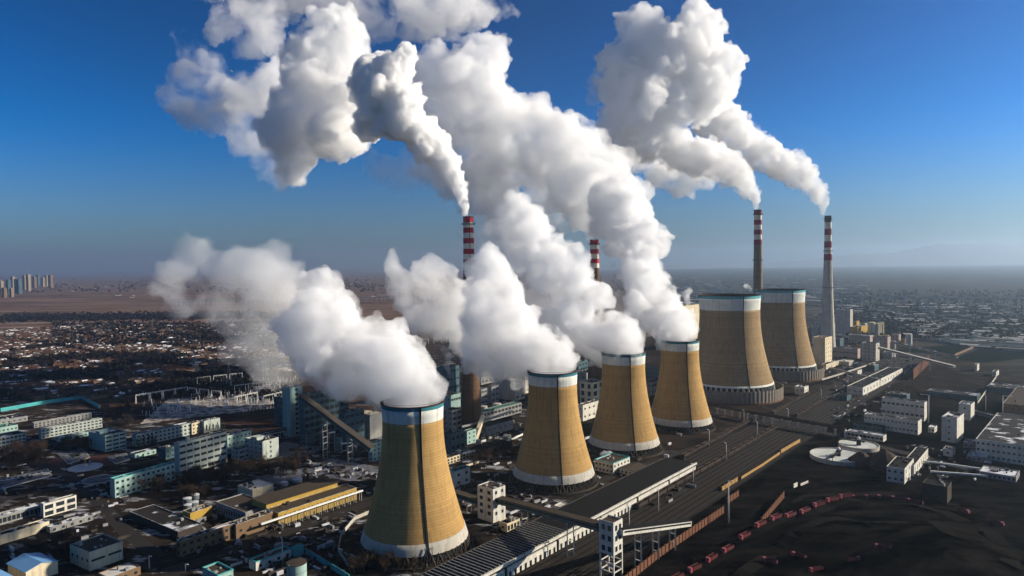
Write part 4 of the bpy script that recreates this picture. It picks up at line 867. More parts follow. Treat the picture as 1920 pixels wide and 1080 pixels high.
# ------------------------------------------------------------------ wagons and lorries
def wagon():
    o = thing('coal_wagon', 'x', 'rail wagon', (0, 0, 0), 0, 'coal wagons standing in the rail yard')
    v = [(-1.4, -6, 1.3), (1.4, -6, 1.3), (1.4, 6, 1.3), (-1.4, 6, 1.3), (-1.6, -6.2, 3.6), (1.6, -6.2, 3.6), (1.6, 6.2, 3.6), (-1.6, 6.2, 3.6)]
    v += [(-1.4, -6, 3.6), (1.4, -6, 3.6), (1.4, 6, 3.6), (-1.4, 6, 3.6), (-1.3, -5.9, 2.9), (1.3, -5.9, 2.9), (1.3, 5.9, 2.9), (-1.3, 5.9, 2.9)]
    f = [(0, 3, 2, 1), (0, 1, 5, 4), (1, 2, 6, 5), (2, 3, 7, 6), (3, 0, 4, 7), (4, 5, 9, 8), (5, 6, 10, 9), (6, 7, 11, 10), (7, 4, 8, 11), (8, 9, 13, 12), (9, 10, 14, 13), (10, 11, 15, 14), (11, 8, 12, 15), (12, 13, 14, 15)]
    mb = MB().raw(v, f)
    for k in range(7):
        y = -5.4+k*1.8
        for s in (-1, 1): mb.box(min(s*1.45, s*1.68), max(s*1.45, s*1.68), y-.1, y+.1, 1.3, 3.5)
    mb.build('body', M['rust'], o)
    MB().raw([(-1.25, -5.6, 2.95), (1.25, -5.6, 2.95), (1.25, 5.6, 2.95), (-1.25, 5.6, 2.95), (0, -3, 3.9), (0, 3, 3.8)], ((0, 1, 4), (1, 2, 5, 4), (2, 3, 5), (3, 0, 4, 5))).build('load', M['coal'], o)
    for y in (-4, 4):
        mb = MB().box(-1.2, 1.2, y-1.3, y+1.3, .5, 1.2)
        for s in (-.9, .9):
            for s2 in (-.75, .75): mb.bar((s2-.1, y+s, .45), (s2+.1, y+s, .45), .9, .9)
        mb.build('bogie', M['black'], o)
    return note(o)
W0 = wagon(); first = True; rows = (('nearest wagon string, along the coal shed', (1203, 951), (1458, 803)), ('wagon string nearest the fourth tower', (1286, 858), (1405, 793)), ('wagon string beyond the trestle bridge, left one', (1452, 776), (1519, 739)), ('wagon string beyond the trestle bridge, right one', (1496, 781), (1555, 747)))
for lab, a, b in rows:
    A, Bq = G(*a), G(*b); d = (Bq-A); n = int(d.length/13.6); az = math.degrees(math.atan2(d.x, d.y))
    for k in range(n+1):
        o = W0 if first else copy_tree(W0); first = False
        o.location = A+d.normalized()*13.6*k+Vector((0, 0, .3)); o.rotation_euler = (0, 0, -math.radians(az)); o['label'] = 'open dark coal wagon in the '+lab; o['group'] = 'coal wagons: '+lab
def lorry():
    o = thing('lorry', 'x', 'lorry', (0, 0, 0), 0, 'red coal lorries queueing at the coal yard')
    mb = MB().box(-1.25, 1.25, -5.2, 2.6, 1.1, 1.4); v0 = len(mb.v)
    for q in ((-1.3, -1.18, -5.2, 2.6), (1.18, 1.3, -5.2, 2.6), (-1.18, 1.18, -5.2, -5.08), (-1.18, 1.18, 2.48, 2.6)): mb.box(q[0], q[1], q[2], q[3], 1.4, 3.2)
    for k in range(6):
        for s in (-1, 1): mb.box(min(s*1.3, s*1.38), max(s*1.3, s*1.38), -5+k*1.45, -4.85+k*1.45, 1.2, 3.2)
    mb.build('tipper_body', M['truck'], o)
    MB().raw([(-1.15, -5, 2.4), (1.15, -5, 2.4), (1.15, 2.4, 2.4), (-1.15, 2.4, 2.4), (0, -3, 3.4), (0, 1, 3.4)], ((0, 1, 4), (1, 2, 5, 4), (2, 3, 5), (3, 0, 4, 5))).build('load', M['coal'], o)
    cab = MB().raw([(-1.2, 3, .8), (1.2, 3, .8), (1.2, 5, .8), (-1.2, 5, .8), (-1.2, 3, 3.3), (1.2, 3, 3.3), (1.15, 4.6, 3.3), (-1.15, 4.6, 3.3), (1.2, 5, 2.1), (-1.2, 5, 2.1)], ((0, 3, 2, 1), (4, 5, 6, 7), (0, 1, 5, 4), (1, 2, 8, 6, 5), (3, 0, 4, 7, 9), (2, 3, 9, 8), (9, 7, 6, 8))).build('cab', mat('lorry_cab', (.28, .05, .06), rough=.4, spec=.5) if 'cabm' not in M else M['cabm'], o)
    MB().raw([(-1.0, 4.96, 2.2), (1.0, 4.96, 2.2), (.98, 4.68, 3.15), (-.98, 4.68, 3.15)], ((0, 1, 2, 3),)).build('windscreen', M['glass'], cab)
    for y in (-4, -2.6, 3.9):
        for s in (-1, 1):
            mb = MB(); mb.raw([(s*1.0+dx, y+math.cos(t)*.5, .5+math.sin(t)*.5) for dx in (-.17, .17) for t in [i*math.pi/6 for i in range(12)]], [tuple(range(12)), tuple(range(23, 11, -1))]+[(i, (i+1) % 12, 12+(i+1) % 12, 12+i) for i in range(12)]); mb.build('wheel', M['black'], o)
    return note(o)
L0 = lorry(); first = True
lp = [(1253, 1098), (1284, 1080), (1319, 1062), (1348, 1043), (1380, 1026), (1411, 1010), (1440, 996), (1468, 984), (1495, 973), (1522, 962), (1548, 955), (1572, 950), (1597, 946), (1622, 945), (1647, 945), (1672, 947), (1700, 950), (1728, 956)]
words_ = ('deep red', 'dull red', 'bright red', 'dusty red')
for i, q in enumerate(lp[:-1]):
    A, Bq = G(*q), G(*lp[i+1]); d = A-Bq; o = L0 if first else copy_tree(L0); first = False
    o.scale = (.95, .95, .9); Cm = (A+Bq)/2; o.location = Cm+Vector((0, 0, GH(Cm)+.05)); o.rotation_euler = (0, 0, -math.atan2(d.x, d.y))
    o['label'] = 'red coal lorry number %s in the queue counted from the bottom edge' % ('one two three four five six seven eight nine ten eleven twelve thirteen fourteen fifteen sixteen seventeen'.split()[i])
for q, lab in (((1443, 1070), 'lone pale-fronted lorry on the coal yard floor'), ((1497, 1062), 'lone red lorry on the coal yard, right of the pale one'), ((1530, 1082), 'lone lorry at the bottom edge, third from left'), ((1600, 1080), 'lone lorry at the bottom edge below the dark mounds'), ((1655, 1078), 'rightmost lone lorry at the bottom edge'), ((1806, 973), 'small pale lorry on the far side of the coal yard'), ((1868, 1000), 'white lorry alone near the right edge')):
    o = copy_tree(L0); z = 0; o.scale = (.75, .75, .75); o.location = G(*q)+Vector((0, 0, GH(G(*q)))); o.rotation_euler = (0, 0, R.uniform(0, 6)); o['label'] = lab; o['group'] = 'lone lorries on the coal yard'
# ------------------------------------------------------------------ lamp posts, masts
def lamp(label, c, ytop, arm=2.5, side=-1, group='street lamps', w=.35, name='street_lamp', cat='street lamp'):
    C = G(*c); H = solve_h(C, ytop); o = thing(name, label, cat, C, 40, group)
    MB().lathe([(w, 0), (w*.6, H)], 8).build('post', M['lamp'], o, True)
    MB().bar((0, 0, H-.1), (-side*arm, 0, H+.4), .25).build('arm', M['lamp'], o)
    MB().box(*sorted((-side*arm-.4, -side*arm+.8)), -.25, .25, H+.3, H+.55).build('lamp_head', M['white_steel'], o)
lamp('pale street lamp at the bend of the road right of the black-roofed hall', (280, 1067), 1042)
lamp('pale street lamp beside the rails below the brick block', (348, 1070), 1057)
lamp('tall thin light mast rising from the dark ground beside the ochre wall', (1366, 980), 901, 1.5, w=.5, name='light_mast', cat='light mast')
lamp('tall bent pole between the long works and the square tower', (1741, 793), 741, 7, 1, w=.5)
lamp('tall bent pole right of the distant transfer tower', (1880, 790), 742, -7, 1, w=.5)
lamp('plain pole in the dark field above the works', (1848, 771), 739, 1, 1)
lamp('pole beside the gatehouse roof', (530, 1058), 1010, 1.0, 1)
for k, (x, y) in enumerate(((1235, 958), (1300, 905), (1362, 862), (1420, 818), (1478, 792), (1540, 752), (1590, 722), (1640, 698), (1180, 990), (1395, 795), (1330, 835))):
    lamp('thin floodlight mast among the tracks of the rail yard', (x, y), y-34*500/G(x, y).y, 1.5, 1, 'rail yard masts', .28, 'light_mast', 'light mast')
def car0():
    o = thing('parked_car', 'x', 'car', (0, 0, 0))
    MB().raw([(-.9, -2.2, .35), (.9, -2.2, .35), (.9, 2.2, .35), (-.9, 2.2, .35), (-.9, -2.2, .95), (.9, -2.2, .95), (.85, 2.2, .8), (-.85, 2.2, .8)], ((0, 3, 2, 1), (4, 5, 6, 7), (0, 1, 5, 4), (1, 2, 6, 5), (2, 3, 7, 6), (3, 0, 4, 7))).build('body', M['carp'], o)
    MB().raw([(-.8, -1.6, .93), (.8, -1.6, .93), (.78, .9, .85), (-.78, .9, .85), (-.65, -1.0, 1.5), (.65, -1.0, 1.5), (.62, .2, 1.48), (-.62, .2, 1.48)], ((4, 5, 6, 7), (0, 1, 5, 4), (1, 2, 6, 5), (2, 3, 7, 6), (3, 0, 4, 7))).build('cabin', M['glass'], o)
    for y in (-1.3, 1.35):
        for q in (-1, 1): MB().raw([(q*.8+dx, y+math.cos(t)*.34, .34+math.sin(t)*.34) for dx in (-.11, .11) for t in [i*math.pi/4 for i in range(8)]], [tuple(range(8)), tuple(range(15, 7, -1))]+[(i, (i+1) % 8, 8+(i+1) % 8, 8+i) for i in range(8)]).build('wheel', M['black'], o)
    return note(o)
M['carp'] = mat('car_paint', (.55, .56, .58), rough=.35, spec=.5, per=.9)
c0 = car0(); first = True
for a, b, n, lab in (((8, 902), (92, 886), 9, 'in the row behind the long snow bed at the left edge'), ((118, 915), (150, 907), 4, 'by the lower plaza corner'), ((1715, 836), (1745, 842), 4, 'beside the bright-gabled long works'), ((1010, 968), (1040, 958), 3, 'on the verge of the coal shed, left of the front tower'), ((560, 965), (690, 925), 5, 'along the road below the ochre hall')):
    A, Bq = G(*a), G(*b)
    for k in range(n):
        o = c0 if first else copy_tree(c0); first = False
        o.location = A+(Bq-A)*(k/max(n-1, 1))+Vector((R.uniform(-1, 1), R.uniform(-1, 1), .12)); o.rotation_euler = (0, 0, R.uniform(-.2, .2)+(.6 if n == 5 else 2.2)); o['group'] = 'cars parked '+lab; o['label'] = 'small parked car '+lab
B('workshop', 'tiny white-roofed shed beside the inclined conveyor, right one', (1052, 962), 953, 1038, 1068, 42, 'white', 'whiteroof', fr=1, nr_=2, nl=1, group='small houses between the towers')
B('workshop', 'tiny white-roofed shed beside the inclined conveyor, left one', (1024, 972), 965, 1012, 1036, 42, 'grey', 'whiteroof', fr=1, nr_=1, nl=1, group='small houses between the towers')
# ------------------------------------------------------------------ switchyard
def gantry0():
    o = thing('switchyard_gantry', 'x', 'gantry', (0, 0, 0))
    for s in (0, 24):
        mb = MB()
        for t in (-2.2, 2.2): mb.bar((s, t, 0), (s, 0, 15), .5)
        mb.bar((s, -1, 7), (s, 1, 7), .35); mb.build('post', M['lamp'], o)
    mb = MB()
    for dz in (13.6, 15): mb.bar((0, 0, dz), (24, 0, dz), .3)
    for k in range(12): mb.bar((k*2, 0, 13.6 if k % 2 else 15), (k*2+2, 0, 15 if k % 2 else 13.6), .25)
    mb.build('beam', M['lamp'], o)
    for x in (5, 12, 19): MB().lathe([(.3, 10.6), (.3, 13.5)], 6, cx=x).build('insulator', M['steel'], o)
    return note(o)
g0 = gantry0(); first = True; k = 0
rr = random.Random(11)
for (a, b, n) in (((296, 782), (352, 764), 3), ((255, 757), (350, 741), 4), ((352, 742), (420, 750), 3), ((400, 770), (480, 752), 4), ((440, 738), (520, 728), 4), ((370, 722), (460, 712), 3), ((470, 765), (540, 748), 3), ((740, 650), (860, 640), 5), ((640, 640), (720, 628), 3)):
    A, Bq = G(*a), G(*b); d = Bq-A
    for i in range(n):
        o = g0 if first else copy_tree(g0); first = False
        o.location = A+d*(i/n); o.scale = (.72,)*3; o.rotation_euler = (0, 0, math.atan2(d.y, d.x)); o['group'] = 'switchyard gantries'; o['label'] = 'pale lattice gantry with hanging insulators in the snowy switchyard'
def post0():
    o = thing('insulator_post', 'x', 'insulator', (0, 0, 0))
    MB().lathe([(.35, 0), (.35, 4), (.2, 4)], 6).build('stand', M['lamp'], o)
    MB().lathe([(.45, 4), (.25, 4.8), (.5, 5.2), (.25, 6), (.5, 6.4), (.2, 7.6)], 6).build('insulator_stack', M['white_steel'], o)
    return note(o)
i0 = post0(); first = True
for i in range(270):
    px = rr.uniform(262, 560); lo = 792-(px-262)*.10; py = rr.uniform(728-(px-262)*.06, lo-8)
    if px < 345 and py < 755: continue
    o = i0 if first else copy_tree(i0); first = False
    o.scale = (.75,)*3; o.location = G(px, py); o['group'] = 'switchyard insulator posts'; o['label'] = 'slim pale insulator post among many in the snowy switchyard'
sw = [G(262, 795), G(560, 760), G(520, 718), G(330, 735)]
c = sum(sw, Vector())/4
tag(MB().raw([(p.x, p.y, 0.012) for p in sw], [(0, 1, 2, 3)]).build('switchyard_ground', mat('snowy_gravel', (.06, .045, .038), col2=(.42, .38, .34), scale=.12, amount=.2)), kind='structure')
def pylon0():
    o = thing('pylon', 'x', 'pylon', (0, 0, 0)); mb = MB()
    for a in (-1, 1):
        for b in (-1, 1): mb.bar((a*3.5, b*3.5, 0), (a*.6, b*.6, 34), .4)
    for k in range(6):
        z = k*5.5; s = 3.5-2.9*z/34; s2 = 3.5-2.9*(z+5.5)/34
        for b in (-1, 1): mb.bar((-s, b*s, z), (s2, b*s2, z+5.5), .22); mb.bar((b*s, s, z), (b*s2, -s2, z+5.5), .22)
    mb.build('lattice', M['steel'], o)
    mb = MB()
    for z, w in ((24, 7), (29, 6), (33.5, 4.5)): mb.bar((-w, 0, z), (w, 0, z), .4)
    mb.build('crossarm', M['steel'], o)
    return note(o)
p0 = pylon0(); first = True
for (x, y), lab in (((430, 728), 'pylon standing at the snowy far edge of the switchyard'), ((497, 712), 'pylon against the snow left of the bunker tower'), ((366, 700), 'pylon between switchyard and village'), ((556, 700), 'pylon just above the bunker tower'), ((795, 640), 'pylon in the gap right of the near tower steam'), ((838, 634), 'pylon nearest the brown chimney in the steam gap')):
    o = p0 if first else copy_tree(p0); first = False; o.location = G(x, y); o.rotation_euler = (0, 0, rr.uniform(0, 3)); o['group'] = 'lattice pylons'; o['label'] = lab
# ------------------------------------------------------------------ village
def house0(kind):
    o = thing('house', 'x', 'house', (0, 0, 0)); w, l, h, r = ((6.5, 15, 3.2, 1.6), (6, 24, 3.4, 1.4), (8, 11, 5.6, 1.2))[kind]
    w2, l2 = w/2, l/2
    MB().raw([(-w2, -l2, 0), (w2, -l2, 0), (w2, l2, 0), (-w2, l2, 0), (-w2, -l2, h), (w2, -l2, h), (w2, l2, h), (-w2, l2, h), (0, -l2, h+r), (0, l2, h+r)], ((0, 1, 5, 8, 4), (2, 3, 7, 9, 6), (1, 2, 6, 5), (3, 0, 4, 7))).build('wall', M['brickh'], o)
    e = .4
    MB().raw([(-w2-e, -l2-e, h-.1), (0, -l2-e, h+r+.1), (0, l2+e, h+r+.1), (-w2-e, l2+e, h-.1), (w2+e, -l2-e, h-.1), (w2+e, l2+e, h-.1)], ((0, 1, 2, 3), (1, 4, 5, 2))).build('roof', M['redtile'], o)
    return note(o)
H0 = [house0(k) for k in range(3)]
hv = []
Uh, Wh = unit(38), unit(128)
cands = []
for i in range(-70, 80):
    for j in range(-80, 90):
        if i % 6 == 0 or j % 9 == 0: continue
        p = Vector((-800, 1150, 0))+Uh*(i*22+rr.uniform(-2, 2))+Wh*(j*11+rr.uniform(-1.5, 1.5))
        x, y = P(p)
        if not (-40 < x < 570 and 612 < y < 752-(x*.02)): continue
        if y > 700 and x > 330: continue
        if rr.random() < .12: continue
        if mnoise.noise(Vector((p.x/130, p.y/200, 3.3))) < -.18 or (593 < y < 645 and rr.random() < .35 and x > 100): continue
        cands.append((p.y, p))
cands.sort(key=lambda c: c[0])
used = [False]*3
for n, (yy, p) in enumerate(cands[:290]):
    k = rr.choice((0, 0, 1, 1, 2)); o = H0[k] if not used[k] else copy_tree(H0[k]); used[k] = True
    o.location = p; o.rotation_euler = (0, 0, -math.radians(38+rr.uniform(-3, 3)))
    o['group'] = 'village houses left of the plant'; o['label'] = ('single-storey brick village house with a snow-dusted tile roof', 'long brick village house with a snow-dusted tile roof', 'two-storey brick village house with a low snow-dusted roof')[k]
    o['group'] = ('small village houses', 'long village houses', 'two-storey village houses')[k]+' left of the plant'
def far_houses(name, label, spots, mats, sz=(7, 12, 3.5)):
    v, f, mi = [], [], []
    for p, az, s in spots:
        U_, W_ = unit(az)*sz[1]*s/2, unit(az+90)*sz[0]*s/2; h = sz[2]*rr.uniform(.8, 1.4); b = len(v)
        for z, q in ((0, 1), (h, 1)):
            for a, c_ in ((-1, -1), (-1, 1), (1, 1), (1, -1)): v.append((p.x+U_.x*a+W_.x*c_, p.y+U_.y*a+W_.y*c_, z))
        v += [(p.x-U_.x, p.y-U_.y, h+1.6), (p.x+U_.x, p.y+U_.y, h+1.6)]
        f += [(b, b+3, b+7, b+4), (b+2, b+1, b+5, b+6), (b+1, b, b+4, b+8, b+5), (b+3, b+2, b+6, b+9, b+7), (b+4, b+7, b+9, b+8), (b+6, b+5, b+8, b+9)]
        k = rr.randrange(1, len(mats)); mi += [0]*4+[k]*2
    me = bpy.data.meshes.new(name); me.from_pydata(v, [], f); me.update()
    for m in mats: me.materials.append(m)
    me.polygons.foreach_set('material_index', mi); o = link(bpy.data.objects.new(name, me)); tag(o, label, 'houses', kind='stuff')
far_houses('far_village', 'hundreds of distant village roofs, red and snow-dusted, left of the plant', [(p, 38, 1) for _, p in cands[290:]], [M['brickh'], M['redtile'], M['redtile'], M['roof'], M['redtile']], (6.5, 18, 3.3))
sp = []
for i in range(1500):
    px = 1560+rr.random()**.7*400; py = rr.uniform(572, 690)
    if py > 648+(px-1800)*.12+(0 if px > 1700 else -25): continue
    p = G(px, py); p = Vector((round(p.x/26)*26+rr.uniform(-5, 5), p.y, 0)); sp.append((p, 132, rr.uniform(1, 1.8)))
for i in range(500):
    px = rr.uniform(1180, 1620); sp.append((G(px, rr.uniform(520, 575)), 132, rr.uniform(1.2, 2.6)))
far_houses('far_suburb', 'distant pale-roofed suburb spread over the hazy plain at the right', sp, [M['bluegrey'], M['whiteroof'], M['bluegrey'], M['roofk'], M['roofb'], M['steel'], M['bluegrey'], M['roofk']], (8, 26, 4))
sp = [(G(rr.uniform(100, 1100), 520+rr.random()**1.5*40), 38, rr.uniform(1.2, 3)) for _ in range(260)]
far_houses('far_hamlets', 'scattered tiny pale farm roofs on the brown plain at the left', sp, [M['brickh'], M['whiteroof'], M['redtile'], M['roof']])
hb = [(0, 6, 527, 552), (5, 12, 540, 558), (13, 20, 525, 553), (19, 25, 541, 557), (22, 28, 519, 548), (28, 33, 523, 550), (32, 40, 524, 551), (44, 50, 516, 543), (51, 57, 515, 546), (62, 68, 519, 540), (69, 74, 515, 537), (78, 84, 521, 538), (86, 90, 516, 537), (92, 99, 516, 540)]
for i, (x0, x1, yt, yb) in enumerate(hb):
    C = G((x0+x1)/2, yb); w = (x1-x0)*C.y/F; H = solve_h(C, yt)
    o = thing('apartment_tower', ('front' if yb > 550 else 'rear' if yb < 541 else 'middle')+'-row far apartment tower, %s from the left picture edge' % ('first second third fourth fifth sixth seventh eighth ninth tenth eleventh twelfth thirteenth last'.split()[i]), 'apartment tower', C, 20, 'far apartment towers')
    MB().box(-w/2, w/2, -w*.4, w*.4, 0, H).box(-w*.15, w*.15, -w*.2, w*.2, H, H+5).build('wall', M[('drab', 'brown', 'bluegrey', 'drabb')[i % 4]], o)
    for q in (-.3, 0, .3): MB().box(w*q-w*.06, w*q+w*.06, -w*.4-.3, -w*.4-.01, 3, H-2).build('window_strip', M['glass'], o)
# ------------------------------------------------------------------ trees
def tree0(kind, seed):
    r = random.Random(seed); o = thing('bare_tree' if kind != 'fir' else 'fir_tree', 'x', 'tree', (0, 0, 0)); mb = MB(); lv = MB(); tw = M['twig'] if kind != 'fir' else M['needle']
    if kind == 'fir':
        mb.lathe([(.25, 0), (.08, 9)], 6)
        for k in range(420):
            z = 1+8.2*(k/420)**1.1; rad = (9.6-z)*.27*r.uniform(.4, 1.1); a = r.uniform(0, 6.28); c_ = Vector((math.cos(a)*rad, math.sin(a)*rad, z-rad*.25)); d1 = Vector((r.gauss(0, 1), r.gauss(0, 1), r.gauss(0, .5))).normalized()*.34; d2 = d1.cross(Vector((r.gauss(0, 1), r.gauss(0, 1), 1))).normalized()*.26
            lv.raw([c_-d1, c_+d2, c_+d1], ((0, 1, 2),))
    else:
        H = r.uniform(8, 11); mb.lathe([(.28, 0), (.16, H*.5), (.06, H*.85)], 6)
        for k in range(9):
            a = k*2.4+r.uniform(-.4, .4); z = H*r.uniform(.28, .7); L = H*r.uniform(.25, .42); e = Vector((math.cos(a)*L*.8, math.sin(a)*L*.8, z+L*.75)); mb.bar((0, 0, z), e, .14)
            for q in range(34):
                t = r.uniform(.3, 1.1); c_ = Vector((0, 0, z))*(1-t)+e*t+Vector((r.gauss(0, 1), r.gauss(0, 1), r.gauss(0, .8)))*H*.075
                d1 = Vector((r.gauss(0, .7), r.gauss(0, .7), r.gauss(.6, .5))).normalized()*.75; d2 = d1.cross(Vector((r.gauss(0, 1), r.gauss(0, 1), r.gauss(0, 1)))).normalized()*.10
                lv.raw([c_-d1-d2, c_-d1+d2, c_+d1], ((0, 1, 2),))
    mb.build('trunk', M['bark'], o); lv.build('crown', tw, o)
    return note(o)
T0 = [tree0('bare', 1), tree0('bare', 2), tree0('bare', 3)]; F0 = tree0('fir', 5); usedt = [False]*3; usedf = [False]
def plant_bare(q, lab, s=None):
    k = rr.randrange(3); o = T0[k] if not usedt[k] else copy_tree(T0[k]); usedt[k] = True
    o.location = q; o.rotation_euler = (0, 0, rr.uniform(0, 6.28)); s = s or rr.uniform(.7, 1.2); o.scale = (s, s, s*rr.uniform(.9, 1.1)); o['label'] = 'leafless dark brown tree '+lab; o['group'] = 'bare trees '+lab
def plant_fir(q, lab):
    o = F0 if not usedf[0] else copy_tree(F0); usedf[0] = True; s = rr.uniform(.8, 1.15); o.location = q; o.scale = (s, s, s); o['label'] = 'small pointed dark conifer '+lab; o['group'] = 'conifers '+lab
for x in (258, 264, 271, 279, 286, 292): plant_fir(G(x, 840-(x-258)*.25+rr.uniform(-1, 1)), 'in the row before the long dormitory')
for x in (388, 394, 401, 408, 415, 421): plant_fir(G(x, 812-(x-388)*.2), 'in the line at the blank-walled block')
for i in range(14): plant_fir(G(440+i*6.5, 787-i*1.2), 'in the far hedge line below the switchyard')
for (pts, n, lab) in (([(340, 900), (420, 880), (500, 872), (520, 888), (430, 905), (360, 918)], 75, 'in the grove below the tall office block'), ([(5, 850), (85, 838), (95, 865), (10, 885)], 55, 'in the dark grove at the left edge'),
        ([(100, 835), (160, 826), (190, 852), (140, 846)], 18, 'before the corner block balconies'), ([(330, 935), (400, 915), (405, 925), (345, 945)], 14, 'above the ochre house vats'), ([(525, 870), (575, 865), (565, 890), (500, 900)], 24, 'behind the ochre hall'),
        ([(95, 1020), (130, 1010), (150, 1060), (115, 1080)], 14, 'between the blue roof and the black-roofed hall'), ([(260, 925), (330, 905), (335, 915), (270, 938)], 12, 'at the foot of the long mint block'), ([(880, 860), (980, 830), (985, 850), (890, 885)], 22, 'between chimney foot and second tower'),
        ([(655, 1055), (800, 1078), (660, 1075), (640, 1060)], 12, 'round the near tower foot'), ([(190, 770), (240, 760), (250, 800), (200, 800)], 26, 'between teal wall and switchyard')):
    v = [G(*q) for q in pts]; xs_ = [p.x for p in v]; ys_ = [p.y for p in v]; c_ = 0
    def inside(x, y):
        s = False
        for i in range(len(v)):
            a, b = v[i], v[i-1]
            if (a.y > y) != (b.y > y) and x < (b.x-a.x)*(y-a.y)/(b.y-a.y)+a.x: s = not s
        return s
    tries = 0
    while c_ < n and tries < 3000:
        tries += 1; x, y = rr.uniform(min(xs_), max(xs_)), rr.uniform(min(ys_), max(ys_))
        if inside(x, y): plant_bare(Vector((x, y, 0)), lab); c_ += 1
def far_woods_and_shade():  # tree belts, with extra dark clumps added for the plumes' shade
    mb = MB(); r = random.Random(9)
    def clump(p, s):
        for k in range(7):
            c_ = p+Vector((r.gauss(0, s*.4), r.gauss(0, s*.4), s*r.uniform(.1, .9))); d1 = Vector((r.gauss(0, 1), r.gauss(0, 1), r.gauss(0, 1))).normalized()*s*.45; d2 = d1.cross(Vector((r.gauss(0, 1), r.gauss(0, 1), 1))).normalized()*s*.4
            mb.raw([c_-d1, c_+d2, c_+d1, c_-d2], ((0, 1, 2, 3),))
    for i in range(1500): px = r.uniform(-20, 620); clump(G(px, 598+r.gauss(0, 3)-(px*.012)), 9)
    for i in range(1300): px = r.uniform(100, 640); clump(G(px, r.uniform(606, 650)), 8)
    for i in range(5000):
        p = G(r.uniform(-20, 560), r.uniform(640, 750))
        if mnoise.noise(Vector((p.x/130, p.y/200, 3.3))) < -.12 or r.random() < .18: clump(p, 5.5)
    for i in range(1300): px = r.uniform(1560, 1960); clump(G(px, r.uniform(545, 640)), 9)
    for i in range(700): px = r.uniform(-20, 1200); clump(G(px, r.uniform(520, 548)), 16)
    o = mb.build('far_woods_and_shade', mat('thicket_and_shade', (.020, .017, .016), col2=(.010, .010, .010), scale=.05, spec=0)); tag(o, 'dark belts of leafless woodland and plume shade on the plain beyond the plant', 'woodland', kind='stuff')
far_woods_and_shade()
def clutter():
    """yard litter: crates, slabs and pipes too many and too small to count"""
    r = random.Random(21); mb = MB(); mi = []
    for (x0, x1, y0, y1, n) in ((700, 1000, 850, 960, 160), (560, 720, 830, 900, 120), (860, 980, 790, 850, 120), (1100, 1300, 800, 950, 110), (1700, 1900, 840, 900, 90), (1560, 1700, 690, 790, 160), (330, 700, 960, 1040, 160), (400, 680, 1040, 1080, 60), (0, 240, 850, 1060, 120), (1440, 1600, 640, 720, 80), (1500, 1720, 640, 700, 200), (930, 1050, 930, 1000, 60)):
        for _ in range(n):
            p = G(r.uniform(x0, x1), r.uniform(y0, y1)); a = math.radians(r.choice((48, 138))); w, l, h = r.uniform(.5, 1.6), r.uniform(1, 7), r.uniform(.4, 2.2); b = len(mb.v)
            ca, sa = math.cos(a), math.sin(a)
            mb.box(-l/2, l/2, -w/2, w/2, 0, h)
            for i in range(8):
                x, y, z = mb.v[b+i]; mb.v[b+i] = (p.x+ca*x-sa*y, p.y+sa*x+ca*y, z)
            mi += [r.choice((0, 0, 0, 1, 1, 2, 3))]*6
    o = mb.build('yard_clutter', [M['darkc'], M['steel'], M['snow'], M['rail']]); o.data.polygons.foreach_set('material_index', mi)
    tag(o, 'scattered crates, slabs and pipes lying about the yards of the plant', 'yard clutter', kind='stuff')
clutter()
# ------------------------------------------------------------------ steam
def vol_mat(name, density, color=(1, 1, 1), aniso=0.0):
    m = bpy.data.materials.new(name); m.use_nodes = True; n = m.node_tree; n.nodes.clear()
    v = n.nodes.new('ShaderNodeVolumePrincipled'); o = n.nodes.new('ShaderNodeOutputMaterial')
    v.inputs['Color'].default_value = (*color, 1); v.inputs['Density'].default_value = density; v.inputs['Anisotropy'].default_value = aniso
    n.links.new(v.outputs[0], o.inputs['Volume'])
    return m
def steam_mat(name, density, surf=0.25, color=(0.976, 0.978, 0.982)):
    m = vol_mat(name, density, color); n = m.node_tree; o = [x for x in n.nodes if x.type == 'OUTPUT_MATERIAL'][0]
    if surf > 0:
        t = n.nodes.new('ShaderNodeBsdfTransparent'); d = n.nodes.new('ShaderNodeBsdfDiffuse'); tl = n.nodes.new('ShaderNodeBsdfTranslucent')
        d.inputs['Color'].default_value = (.9, .9, .9, 1); tl.inputs['Color'].default_value = (.9, .9, .9, 1)
        a = n.nodes.new('ShaderNodeMixShader'); a.inputs[0].default_value = 0.5
        b = n.nodes.new('ShaderNodeMixShader'); b.inputs[0].default_value = surf
        n.links.new(d.outputs[0], a.inputs[1]); n.links.new(tl.outputs[0], a.inputs[2])
        n.links.new(t.outputs[0], b.inputs[1]); n.links.new(a.outputs[0], b.inputs[2]); n.links.new(b.outputs[0], o.inputs['Surface'])
    return m
def torn_mat(name, density, size, cut=0.45, surf=0.02, soft=0.22, rate=0.25, color=None):
    """steam torn into shreds: its density follows a noise of the given size in metres"""
    m = steam_mat(name, density, surf); n = m.node_tree; v = [x for x in n.nodes if x.type == 'PRINCIPLED_VOLUME'][0]
    if color: v.inputs['Color'].default_value = (*color, 1)
    c = n.nodes.new('ShaderNodeNewGeometry'); t = n.nodes.new('ShaderNodeTexNoise'); t.inputs['Scale'].default_value = 1/size; t.inputs['Detail'].default_value = 5; t.inputs['Roughness'].default_value = 0.6
    t.inputs['Distortion'].default_value = 0.6
    r = n.nodes.new('ShaderNodeMapRange'); r.inputs[1].default_value, r.inputs[2].default_value, r.inputs[4].default_value = cut, cut+soft, density
    n.links.new(c.outputs['Position'], t.inputs['Vector']); n.links.new(t.outputs[0], r.inputs[0]); n.links.new(r.outputs[0], v.inputs['Density']); m.cycles.volume_step_rate = rate
    return m
